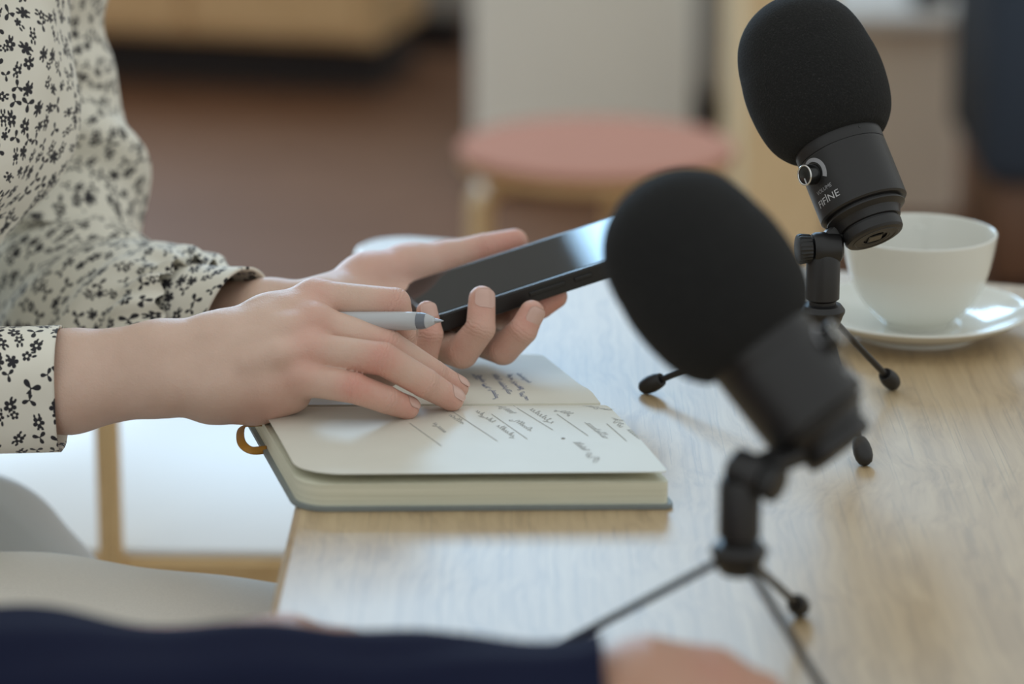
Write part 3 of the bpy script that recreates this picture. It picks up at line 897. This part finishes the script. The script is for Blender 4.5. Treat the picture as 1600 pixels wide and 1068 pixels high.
# --- right hand (nearest), pen between the fingers, tips on the page
R_palm = (chain([(-120, 582, 2.04, 24), (110, 577, 1.99, 22), (250, 556, 1.985, 19.5), (345, 538, 1.990, 18)])
          + chain([(-120, 622, 2.03, 25), (110, 614, 1.985, 22), (250, 596, 1.982, 19), (345, 606, 1.980, 18)])
          + chain([(340, 535, 1.992, 17), (420, 500, 2.003, 14), (492, 467, 2.012, 11.2)])
          + chain([(340, 558, 1.985, 17), (420, 526, 1.989, 14), (490, 502, 1.993, 11.2)])
          + chain([(340, 585, 1.982, 17), (420, 562, 1.980, 14), (482, 547, 1.980, 11.0)])
          + chain([(340, 608, 1.985, 17), (410, 600, 1.981, 14.5), (470, 590, 1.977, 10.5)])
          + chain([(330, 612, 1.992, 17), (400, 618, 1.994, 15), (455, 614, 1.990, 12)])
          + chain([(360, 560, 2.015, 17), (470, 545, 2.025, 14)])
          # extensor tendons and knuckle heads under the skin of the back of the hand
          + chain([(385, 512, 1.9875, 3.0), (450, 482, 1.9955, 3.0), (490, 462, 2.0035, 4.2)])
          + chain([(385, 536, 1.9755, 3.0), (450, 512, 1.9785, 3.0), (488, 500, 1.9835, 4.4)])
          + chain([(385, 566, 1.9675, 2.8), (440, 554, 1.9665, 2.8), (482, 545, 1.9705, 4.2)])
          + chain([(468, 588, 1.968, 4.0), (472, 588, 1.968, 4.0)]))
R_index = [(492, 465, 2.012, 10.8), (617, 474, 2.000, 9.4), (628, 520, 2.016, 8.4), (634, 556, 2.030, 7.2)]
R_mid = [(490, 504, 1.993, 11.0), (606, 539, 1.990, 9.4), (677, 584, 2.008, 8.5), (714, 605, 2.024, 7.2)]
R_ring = [(482, 547, 1.980, 10.8), (598, 560, 1.967, 9.7), (664, 598, 1.984, 8.9), (706, 623, 2.000, 7.4)]
R_pinky = [(470, 590, 1.977, 10.2), (553, 606, 1.964, 9.0), (604, 624, 1.973, 8.3), (637, 637, 1.985, 7.0)]
R_thumb = [(385, 545, 2.025, 15), (480, 545, 2.040, 12.5), (556, 566, 2.030, 10.5), (604, 582, 2.022, 9.0)]
Rf = [chain(q) for q in (R_index, R_mid, R_ring, R_pinky, R_thumb)]
VR, QR = build_hand(R_palm, Rf)
# --- left hand, palm up under the phone
L_palm = (chain([(60, 470, 2.36, 25), (250, 486, 2.22, 21), (420, 480, 2.125, 16.5), (520, 474, 2.115, 16)])
          + chain([(60, 520, 2.36, 25), (250, 516, 2.21, 21), (420, 508, 2.12, 17), (520, 504, 2.11, 17)])
          + chain([(515, 474, 2.125, 17), (575, 445, 2.150, 19), (640, 425, 2.168, 17), (695, 409, 2.180, 13)])
          + chain([(520, 500, 2.11, 17), (600, 532, 2.105, 13.5)])
          + chain([(520, 500, 2.115, 17), (650, 526, 2.122, 12.5)])
          + chain([(520, 490, 2.12, 17), (705, 512, 2.140, 12)])
          + chain([(520, 480, 2.13, 17), (745, 488, 2.155, 12)]))
L_thumb = [(690, 410, 2.181, 13), (757, 391, 2.184, 11), (804, 378, 2.186, 8.8)]
L_index = [(745, 488, 2.155, 11.5), (812, 493, 2.120, 9.5), (845, 476, 2.113, 8.6), (868, 463, 2.112, 7.6)]
L_mid = [(705, 512, 2.140, 11.5), (786, 545, 2.092, 10.0), (817, 516, 2.080, 9.0), (831, 488, 2.080, 7.8)]
L_ring = [(650, 526, 2.122, 11.5), (722, 550, 2.080, 10.2), (751, 513, 2.069, 9.1), (753, 467, 2.073, 8.3)]
L_pinky = [(600, 532, 2.105, 10.5), (662, 556, 2.070, 8.6), (674, 522, 2.063, 7.4), (667, 486, 2.066, 6.6)]
Lf = [chain(q) for q in (L_thumb, L_index, L_mid, L_ring, L_pinky)]
VL, QL = build_hand(L_palm, Lf)
V_all = np.vstack([VR, VL]); Q_all = np.vstack([QR, QL + len(VR)])
body = quads_obj('body', V_all, Q_all, M_skin, woman)
spots = []
for ch_, amts in ((R_index, (.55, .5, .3, .5)), (R_mid, (.55, .5, .3, .6)), (R_ring, (.6, .75, .3, .6)), (R_pinky, (.4, .85, .35, .6)),
                  (L_thumb, (.5, .7, .8)), (L_index, (.3, .5, .6, .7)), (L_mid, (.3, .45, .3, .6)), (L_ring, (.3, .45, .3, .6)), (L_pinky, (.3, .4, .3, .6))):
    for (x, y, d, r), am in zip(ch_, amts):
        spots.append((P(x, y, d - .007), .0125, min(1, am * 1.25)))
spots += [(P(610, 430, 2.16), .03, .55), (P(560, 440, 2.14), .025, .35), (P(420, 640, 1.98), .022, .45)]
set_red(body, V_all, spots)
set_creases(body, V_all, [R_index, R_mid, R_ring, R_pinky, L_thumb, L_index, L_mid, L_ring, L_pinky])
def J(c, i): return P(*c[i][:3])
toCam = -FW
for c, dors, ln, wd in ((R_ring, toCam * .55 + cy_ * .75 + cx_ * .35, .0125, 50), (R_mid, toCam * .2 + cy_ * .8 + cx_ * .55, .0125, 48), (R_pinky, toCam * .6 + cy_ * .72 + cx_ * .1, .0105, 50),
                        (L_ring, toCam * .93 + cx_ * .33, .0120, 48), (L_mid, toCam * .80 + cx_ * .55 + cy_ * -.05, .0115, 48), (L_pinky, toCam * .75 + cx_ * .25 + cy_ * .1, .0095, 48)):
    fingernail(body, J(c, -2), J(c, -1), c[-1][3] * .001, dors, ln, wd)

# --- clothes
rw = np.random.RandomState(3)
WV = [(rw.uniform(40, 120), rw.uniform(1, 4), rw.uniform(0, 6.28), rw.uniform(.4, 1)) for _ in range(7)]
def folds(amp, fs=1.0, twist=1.0):
    def f(s, th, t):
        v = 0
        for a, b, c, w in WV:
            v += w * math.sin(a * fs * s + twist * round(b) * th + c + 1.5 * math.sin(th + c))
        return amp * v / 3.0
    return f
def cloth(name, pts, rads, parent, disp=None, m=90, n=80, up=(0, 0, 1), expo=2.0, cap=False, mat=None):
    V, Fc, UV = sweep(pts, rads, up, m, n, disp, cap, expo, uvmode=True)
    return mesh_obj(name, V, Fc, mat or M_floral, parent, uv=UV)
# torso
tp = []; tr = []
for y, ra, rb_ in ((-420, .07, .15), (-250, .105, .17), (-120, .118, .165), (0, .116, .15), (80, .118, .145), (150, .1195, .142), (215, .118, .138), (265, .112, .132), (310, .100, .126), (350, .084, .120), (400, .070, .112), (520, .062, .105), (700, .062, .105), (900, .07, .11)):
    tp.append(P(-190, y, 2.13)); tr.append((ra, rb_))
def torso_disp(s, th, t):
    return .0028 * math.sin(5 * th + 9 * s) + .0022 * math.sin(11 * th - 22 * s + 2) + .0016 * math.sin(60 * s + 4 * th)
blouse = cloth('blouse', tp, tr, woman, torso_disp, 100, 110, up=(1, 0, 0))
# left sleeve (far arm): upper arm down to the elbow, then a full forearm gathered into the cuff
lsl = [P(10, -260, 2.27), P(45, -60, 2.31), P(62, 90, 2.335), P(86, 225, 2.345), P(92, 330, 2.34), P(88, 430, 2.325), P(150, 497, 2.27), P(225, 516, 2.215), P(285, 500, 2.175), P(325, 492, 2.155)]
lsr = [(.058, .058), (.052, .052), (.047, .05), (.056, .052), (.058, .054), (.060, .056), (.064, .056), (.066, .053), (.052, .046), (.037, .036)]
def lslv(s, th, t):
    return folds(.0088, 1.15, 1.0)(s, th, t) * (.35 + .65 * math.sin(PI * min(1, max(0, t))) ) + .004 * math.sin(16 * th) * max(0, (t - .8) / .2)
cloth('sleeve', lsl, lsr, blouse, lslv, 130, 96, up=(1, 0, 0))
def cuff(name, pts, rads, parent, up, expo=2.0, disp=None, slant=0.0):
    pts = list(pts); rads = [np.array(r) for r in rads]
    back = [pts[-1] - nrm(pts[-1] - pts[-2]) * k for k in (.0005, .010, .03)]
    P3 = catmull(np.hstack([np.array(pts), np.array(rads)]), 30)
    c = np.vstack([P3[:, :3], P3[-1:, :3], np.array(back)])
    r = np.vstack([P3[:, 3:], P3[-1:, 3:] - .0009, np.array([rads[-1] - k for k in (.0018, .0022, .0026)])])
    V, Fc, UV = [], [], []
    n = 90; m = len(c); d0 = nrm(pts[-1] - pts[0])
    s = np.concatenate([[0], np.cumsum(np.linalg.norm(np.diff(c, axis=0), axis=1))])
    upv = np.asarray(up, float)
    for i in range(m):
        a = nrm(upv - d0 * (upv @ d0)); b = np.cross(d0, a)
        for j in range(n + 1):
            th = 2 * PI * j / n; ct, st = math.cos(th), math.sin(th); k = (abs(ct) ** expo + abs(st) ** expo) ** (-1 / expo)
            dd = disp(s[min(i, 29)], th % (2 * PI), 0) if disp else 0
            V.append(c[i] + d0 * slant * ct * min(1, i / 29) + a * (r[i, 0] * k + dd) * ct + b * (r[i, 1] * k + dd) * st); UV.append((s[i] + .33, (j / n - .5) * 2 * PI * r[:30].mean()))
    for i in range(m - 1):
        for j in range(n): Fc.append((i * (n + 1) + j, i * (n + 1) + j + 1, (i + 1) * (n + 1) + j + 1, (i + 1) * (n + 1) + j))
    return mesh_obj(name, V, Fc, M_floral, parent, uv=np.array(UV))
cuff('cuff', [P(290, 492, 2.17), P(330, 489, 2.150), P(370, 487, 2.130)], [(.034, .034), (.0290, .0285), (.0270, .0265)], blouse, (-.05, .1, 1), 2.0, lambda s, th, t: .0010 * math.sin(3 * th + 1), .016)
# right sleeve (near arm) and its wide cuff
cloth('sleeve', [P(-330, 420, 2.10), P(-300, 600, 2.06), P(-150, 612, 2.025), P(-60, 608, 1.990), P(-25, 607, 1.986)], [(.06, .05), (.055, .05), (.046, .042), (.041, .036), (.037, .032)], blouse, folds(.004, 1.2), 80, 90, up=(0, .3, 1))
cuff('cuff', [P(-45, 608, 1.988), P(30, 608, 1.988), P(96, 607, 1.988)], [(.0365, .031), (.0362, .031), (.0362, .0315)], blouse, (.10, .1, 1), 2.6, lambda s, th, t: .0008 * math.sin(2 * th + 1) + .0006 * math.sin(5 * th + 30 * s))
# trousers: two legs bent at the knee, feet on the floor
def leg_pts(dx, dd, dy=0):
    k = P(640 + dx, 1032 + dy, 2.10 + dd); a = P(-430 + dx, 1000 + dy, 2.12 + dd); b = P(130 + dx, 1018 + dy, 2.085 + dd)
    kn = k + np.array([.02, 0, -.02])
    return [a, (a + b) / 2, b, P(420 + dx, 1038 + dy, 2.085 + dd), kn, np.array([kn[0] + .03, kn[1], kn[2] - .10]), np.array([kn[0] + .02, kn[1], .32]), np.array([kn[0] - .01, kn[1], .10])]
tro = None
for dd in (0.0, .14):
    q = leg_pts(0, dd, 0 if dd == 0 else 95)
    V, Fc, UV = sweep(q, [(.085, .09), (.060, .085), (.052, .080), (.046, .074), (.055, .062), (.056, .056), (.05, .05), (.045, .045)], (0, 0, 1), 90, 56, lambda s, th, t: .0016 * math.sin(46 * s + 2 * th) + .0014 * math.sin(23 * s - 3 * th + 1), True)
    tro = mesh_obj('trouser_leg', V, Fc, M_trouser, woman)
    ank = q[-1]
    sv, sf, _ = sweep([ank + np.array([-.07, 0, -.05]), ank + np.array([-.03, 0, -.045]), ank + np.array([.05, 0, -.05]), ank + np.array([.13, 0, -.068]), ank + np.array([.17, 0, -.075])], [(.045, .030), (.053, .036), (.046, .042), (.03, .044), (.018, .03)], (0, 0, 1), 30, 24)
    sv[:, 2] = np.maximum(sv[:, 2], .002)
    mesh_obj('shoe', sv, sf, M_shoe, woman)

# ================================================================== CHAIRS
# white moulded armchair under the woman
ac = P(-330, 1060, 2.22)
chair = thing('armchair', (ac[0], ac[1], 0), 'white moulded armchair the person in the floral blouse sits on', 'chair')
def prism_y(poly, y0, y1, bev):
    poly = np.asarray(poly, float); n = len(poly); cen = poly.mean(0)
    t_ = np.roll(poly, -1, 0) - np.roll(poly, 1, 0); nl = np.stack([t_[:, 1], -t_[:, 0]], -1); nl /= np.linalg.norm(nl, axis=1)[:, None]
    if ((poly - cen) * nl).sum() < 0: nl = -nl
    V = []; h = (y1 - y0) / 2; K = 12
    for i in range(K + 1):
        a_ = PI * i / K; q = poly - nl * (h * (1 - math.sin(a_)))
        V += [(x_, (y0 + y1) / 2 - h * math.cos(a_), z_) for x_, z_ in q]
    Fc = grid_faces(K + 1, n)
    for j in range(n // 2 - 1):
        q = (j, j + 1, n - 2 - j, n - 1 - j); Fc.append(q[::-1]); Fc.append(tuple(K * n + i for i in q))
    return np.array(V), Fc
arm_px = [(-420, 560), (-300, 600), (-150, 690), (-40, 742), (20, 768), (62, 800), (98, 848), (128, 885), (165, 940), (190, 1000)]
arm_out = [P(*q, 2.27) for q in catmull(np.array(arm_px), 40)]
xz = [(q[0], q[2]) for q in arm_out]
fl = np.array(xz + [(q[0], .47) for q in xz[::-1]])      # each top point has a mate on the lower edge
ay = ac[1] + .02
for y0 in (arm_out[16][1], arm_out[16][1] - .50):
    mesh_obj('arm_panel', *prism_y(fl, y0, y0 + .036, .006), M_shell, chair, auto=60)
y_far = arm_out[16][1]
mesh_obj('seat_pan', *prism(round_poly([(xz[0][0], y_far - .50), (xz[-1][0], y_far - .50), (xz[-1][0], y_far + .02), (xz[0][0], y_far + .02)], .02), .50, .535, .01), M_shell, chair, auto=60)
mesh_obj('back_panel', *prism(round_poly([(xz[0][0] - .03, y_far - .50), (xz[0][0], y_far - .50), (xz[0][0], y_far + .02), (xz[0][0] - .03, y_far + .02)], .008), .50, .98, .01), M_shell, chair, auto=60)
for lx in (xz[0][0] + .03, xz[-1][0] - .03):
    for ly in (y_far - .46, y_far - .02):
        mesh_obj('leg', *lathe([(.012, 0), (.017, .5005), (.0, .5005)], (lx, ly, 0), (0, 0, 1), 16), M_wood, chair, auto=40)
# wooden chair with a white seat on the far side, its post rising past the arms
f_edge = T(300, 848, .455)
side = thing('side_chair', (f_edge[0], f_edge[1] + .25, 0), 'wooden chair with bright white seat behind the writing arm', 'chair')
ppx = P(160, 760, 2.62)
sx0, sx1, sy0 = f_edge[0] - .34, f_edge[0] + .28, f_edge[1]
mesh_obj('seat', *prism(round_poly([(sx0, sy0 - .006), (sx1, sy0 - .030), (sx1, sy0 + .50), (sx0, sy0 + .52)], .03), .4495, .456, .002), M_white, side, auto=40)
V, Fc = box(((sx0 + sx1) / 2, sy0 - .012, .434), ((sx1 - sx0) / 2, -.012, 0), (.0003, .012, 0), (0, 0, .0155), .003)
mesh_obj('front_rail', V, Fc, M_woodx, side, auto=30)
mesh_obj('lower_rail', *box(((sx0 + sx1) / 2, sy0 - .002, .395), ((sx1 - sx0) / 2, -.012, 0), (.0003, .012, 0), (0, 0, .022), .004), M_woodx, side, auto=30)
for k, (lx, ly, hgt) in enumerate(((ppx[0], sy0 - .022, .62), (sx1 - .03, sy0 - .02, .41), (ppx[0], sy0 + .45, .43), (sx1 - .03, sy0 + .45, .43))):
    mesh_obj('post' if k == 0 else 'leg', *lathe([(.0095, 0), (.0100, .02), (.0100, hgt - .01), (.008, hgt), (0, hgt)], (lx, ly, 0), (0, 0, 1), 20), M_wood, side, auto=40)

# ================================================================== BACKGROUND
st_c = P(932, 226, 4.22)
stool = thing('stool', (st_c[0], st_c[1], 0), 'round stool with dusty pink seat and bent birch legs', 'stool')
SR = .173; sz = st_c[2]
mesh_obj('seat', *lathe([(0, -.012), (SR - .002, -.012), (SR, -.009), (SR, -.003), (SR - .003, 0), (0, 0)], (st_c[0], st_c[1], sz), (0, 0, 1), 64), M_pink, stool, auto=40)
mesh_obj('seat_underside', *lathe([(0, -.026), (SR - .006, -.026), (SR - .003, -.022), (SR - .002, -.0121), (0, -.0121)], (st_c[0], st_c[1], sz), (0, 0, 1), 64), M_woodx, stool, auto=40)
for deg in (194, 314, 74):
    d = np.array([math.cos(math.radians(deg)), math.sin(math.radians(deg)), 0]); s = np.array([-d[1], d[0], 0]); c0 = np.array([st_c[0], st_c[1], 0])
    pth = [c0 + d * .150, c0 + d * .150 + np.array([0, 0, .15]), c0 + d * .150 + np.array([0, 0, sz - .10]), c0 + d * .146 + np.array([0, 0, sz - .058]), c0 + d * .122 + np.array([0, 0, sz - .040]), c0 + d * .05 + np.array([0, 0, sz - .037])]
    V, Fc, _ = sweep(pth, [(.027, .0105)] * 6, up=s, m=40, n=24, expo=6)
    mesh_obj('leg', V, Fc, M_wood, stool, auto=40)

def panel_box(name, px0, px1, d0, d1, z0, z1, thick, mat, label, cat, parts=None):
    """upright cabinet whose front runs from (px0,depth d0) to (px1,depth d1)"""
    a = P(px0, 100, d0); b = P(px1, 100, d1); a[2] = b[2] = 0
    x = (b - a) / 2; n = nrm(np.array([-x[1], x[0], 0]))
    if n[1] < 0: n = -n
    c = (a + b) / 2 + n * thick / 2
    return c, x, n
# low oak sideboard, front left
c, x, n = panel_box('sideboard', -260, 585, 6.78, 6.50, 0, 0, .38, None, '', '')
sb = thing('sideboard', (c[0], c[1], 0), 'long oak sideboard at the back, raised over a near-black block standing for the shade beneath', 'sideboard')
mesh_obj('body', *box(c + np.array([0, 0, .34]), x, n * .17, np.array([0, 0, .235]), .006), M_cab, sb, auto=30)
mesh_obj('plinth', *box(c + n * .05 + np.array([0, 0, .0525]), x * .96, n * .12, np.array([0, 0, .0525])), M_dark, sb, smooth=False)  # near-black block: the shadow under the raised body, put into its colour
for k in (-1, 0, 1):
    mesh_obj('door', *box(c - n * .178 + x * (k * .64) + np.array([0, 0, .34]), x * .305, n * .009, np.array([0, 0, .215]), .003), M_cab, sb, auto=30)
# grey cupboard behind, pale tall cabinet, wooden post, all standing on the floor
def upright(name, px0, px1, d, z0, z1, thick, mat, label, cat, door=True, plinth=.06):
    a = P(px0, 100, d); b = P(px1, 100, d); w = (b[0] - a[0]) / 2; cx = (a[0] + b[0]) / 2; cy = a[1] + thick / 2
    t = thing(name, (cx, cy, 0), label, cat)
    mesh_obj('carcass', *box((cx, cy, (z1 + plinth) / 2), (w, 0, 0), (0, thick / 2, 0), (0, 0, (z1 - plinth) / 2), .004), mat, t, auto=30)
    mesh_obj('plinth', *box((cx, cy + .02, plinth / 2), (w * .97, 0, 0), (0, thick / 2 - .03, 0), (0, 0, plinth / 2 + .0005)), M_dark, t, smooth=False)
    if door:
        dr = mesh_obj('door', *box((cx, cy - thick / 2 - .008, (z1 + plinth) / 2), (w * .985, 0, 0), (0, .008, 0), (0, 0, (z1 - plinth) / 2 - .006), .003), mat, t, auto=30)
        mesh_obj('handle', *box((cx + w * .8, cy - thick / 2 - .026, .62), (.006, 0, 0), (0, .010, 0), (0, 0, .06), .003), M_chrome, dr, auto=30)
    return t
upright('cupboard', 628, 728, 6.98, 0, .9, .3, M_dgrey, 'narrow grey cupboard between the sideboard and pale cabinet', 'cabinet', True, .08)
upright('cabinet', 738, 1083, 5.75, 0, .9, .45, M_grey, 'pale grey-white cabinet standing behind the pink stool', 'cabinet', True, .03)
upright('storage_unit', 1092, 1150, 6.2, 0, .9, .3, M_dgrey, 'narrow dark storage unit to the right of the pale cabinet', 'cabinet', False, .08)
upright('bookcase_end', 1162, 1300, 5.0, 0, .9, .5, wood('pale_pine', (.80, .58, .32), (.88, .66, .38), (.92, .71, .43), 'Z', .5, .6, .1), 'tan wooden upright panel between the two microphones, in the background', 'panel', False, .01)
# two white-topped low benches on beige side panels
def bench(px0, px1, d, label):
    a = P(px0, 100, d); b = P(px1, 100, d); w = (b[0] - a[0]) / 2; cx = (a[0] + b[0]) / 2; cy = a[1] + .15
    t = thing('bench', (cx, cy, 0), label, 'bench')
    mesh_obj('top', *box((cx, cy, .335), (w, 0, 0), (0, .16, 0), (0, 0, .012), .004), M_white, t, auto=30)
    mesh_obj('front_panel', *box((cx, cy - .10, .1615), (w * .93, 0, 0), (0, .012, 0), (0, 0, .1615), .003), M_beige, t, auto=30)
    for s in (-1, 1):
        mesh_obj('side_panel', *box((cx + s * w * .91, cy + .02, .1615), (.012, 0, 0), (0, .105, 0), (0, 0, .1615), .003), M_beige, t, auto=30)
bench(1310, 1508, 5.55, 'white-topped beige bench in the background beside the dark blue seat')
bb = P(1456, 30, 5.55)
mesh_obj('bottle', *lathe([(0, 0), (.030, 0), (.033, .006), (.033, .13), (.026, .16), (.012, .185), (.012, .22), (.013, .222), (.013, .235), (0, .236)], (bb[0], bb[1] + .05, .347), (0, 0, 1), 24), M_gloss, None)
tag(bpy.data.objects['bottle'], 'small dark bottle standing on the white bench top', 'bottle')
ns = P(1618, 200, 4.9)
seat = thing('pouf', (ns[0] + .05, ns[1] + .15, 0), 'dark blue upholstered seat on a brown wooden base at the right edge', 'seat')
mesh_obj('cushion', *prism(round_poly([(ns[0] - .075, ns[1]), (ns[0] + .42, ns[1] - .04), (ns[0] + .42, ns[1] + .4), (ns[0] - .075, ns[1] + .4)], .04), .21, .55, .03), M_navyseat, seat, auto=60)
mesh_obj('base', *prism(round_poly([(ns[0] - .05, ns[1] + .03), (ns[0] + .40, ns[1]), (ns[0] + .40, ns[1] + .37), (ns[0] - .05, ns[1] + .37)], .02), .06, .2105, .005), plain('walnut', (.16, .08, .045), .5, .15, 20), seat, auto=40)
for dx in (.0, .34):
    for dy in (.07, .32):
        mesh_obj('foot', *lathe([(.012, 0), (.018, .061), (0, .061)], (ns[0] + dx, ns[1] + dy, 0), (0, 0, 1), 14), M_dark, seat, auto=40)

# ================================================================== SECOND PERSON IN THE FOREGROUND
p2 = thing('person', (P(-500, 1100, 1.5)[0], P(-500, 1100, 1.5)[1], 0), 'person in navy sleeve resting a forearm and hand across the near table', 'person')
H_palm = (chain([(700, 1115, 1.50, 27), (900, 1108, 1.50, 25), (985, 1102, 1.50, 24)]) + chain([(985, 1085, 1.515, 21), (1110, 1082, 1.515, 15)]) + chain([(985, 1100, 1.505, 21), (1125, 1110, 1.50, 14)])
          + chain([(985, 1115, 1.495, 20), (1120, 1140, 1.485, 14)]) + chain([(985, 1130, 1.485, 19), (1105, 1172, 1.47, 13)]))
H_f = [chain([(1110, 1082, 1.515, 12), (1190, 1105, 1.515, 10), (1228, 1150, 1.52, 8.6), (1240, 1180, 1.525, 7.5)]), chain([(1125, 1110, 1.50, 12), (1215, 1140, 1.495, 10), (1258, 1186, 1.50, 8.8), (1270, 1212, 1.505, 7.6)]),
       chain([(1120, 1140, 1.485, 12), (1205, 1180, 1.475, 9.8), (1246, 1222, 1.48, 8.6), (1256, 1244, 1.485, 7.4)]), chain([(1105, 1172, 1.47, 11), (1175, 1215, 1.455, 8.8), (1208, 1250, 1.46, 7.8), (1216, 1268, 1.463, 6.8)]),
       chain([(1000, 1090, 1.535, 17), (1070, 1092, 1.555, 13), (1130, 1120, 1.56, 10.5), (1165, 1140, 1.56, 9)])]
LIFT = np.array([0, 0, .0065])
V2, Q2 = build_hand(H_palm, H_f, h=.002)
V2 = V2 + LIFT * np.clip((V2[:, 0:1] - P(945, 1100, 1.5)[0]) / .02, 0, 1)
G_palm = (chain([(-255, 1064, 1.615, 30), (35, 1049, 1.615, 27), (285, 1059, 1.615, 24)]) + chain([(285, 1046, 1.630, 20), (445, 1006, 1.630, 15)]) + chain([(285, 1064, 1.615, 20), (455, 1023, 1.615, 15)])
          + chain([(285, 1082, 1.605, 20), (450, 1043, 1.603, 14)]))
G_f = [chain([(445, 1006, 1.630, 12), (535, 1010, 1.630, 10), (595, 1025, 1.630, 9), (635, 1035, 1.630, 7.5)]), chain([(455, 1023, 1.615, 12), (550, 1029, 1.615, 10), (610, 1043, 1.615, 9), (647, 1051, 1.615, 7.5)]),
       chain([(453, 1038, 1.605, 12), (535, 1049, 1.600, 10), (590, 1063, 1.600, 8.5), (623, 1071, 1.600, 7.2)]), chain([(450, 1051, 1.600, 11), (515, 1069, 1.590, 9), (560, 1083, 1.590, 8), (587, 1089, 1.590, 7)]), chain([(315, 1025, 1.645, 16), (405, 1003, 1.655, 12), (475, 1007, 1.655, 10), (520, 1011, 1.655, 8.5)])]
V3, Q3 = build_hand(G_palm, G_f, h=.002)
b2 = quads_obj('body', np.vstack([V2, V3]), np.vstack([Q2, Q3 + len(V2)]), M_skin2, p2)
set_red(b2, np.vstack([V2, V3]), [(P(x, y, d), .02, .5) for x, y, d in ((1110, 1070, 1.5), (1125, 1100, 1.49), (440, 1005, 1.66), (360, 1010, 1.66))])
V, Fc, UV = sweep([P(-900, 1150, 1.42), P(-520, 1115, 1.47), P(-150, 1105, 1.50), P(130, 1105, 1.50), P(400, 1106, 1.505), P(700, 1110, 1.505), P(880, 1108, 1.50), P(945, 1104, 1.50)],
                  [(.060, .055), (.050, .048), (.044, .044), (.041, .043), (.036, .040), (.034, .037), (.032, .034), (.032, .033)], (0, 0, 1), 120, 60,
                  lambda s, th, t: .0022 * math.sin(38 * s + 2 * th) + .0018 * math.sin(71 * s - th + 1) + .0012 * math.sin(9 * th + 20 * s), False)
sl2 = mesh_obj('sleeve', V, Fc, M_navy, p2)
mdd = sl2.modifiers.new('thickness', 'SOLIDIFY'); mdd.thickness = .003
rc_ = P(552, 1027, 1.615); rd = nrm(P(610, 1032, 1.615) - P(550, 1018, 1.615))
rp = lathe([(.0098, -.002), (.0108, -.002), (.0110, 0), (.0108, .002), (.0098, .002)], rc_, rd, 32, capends=False)
mesh_obj('ring', *rp, M_silver, p2)
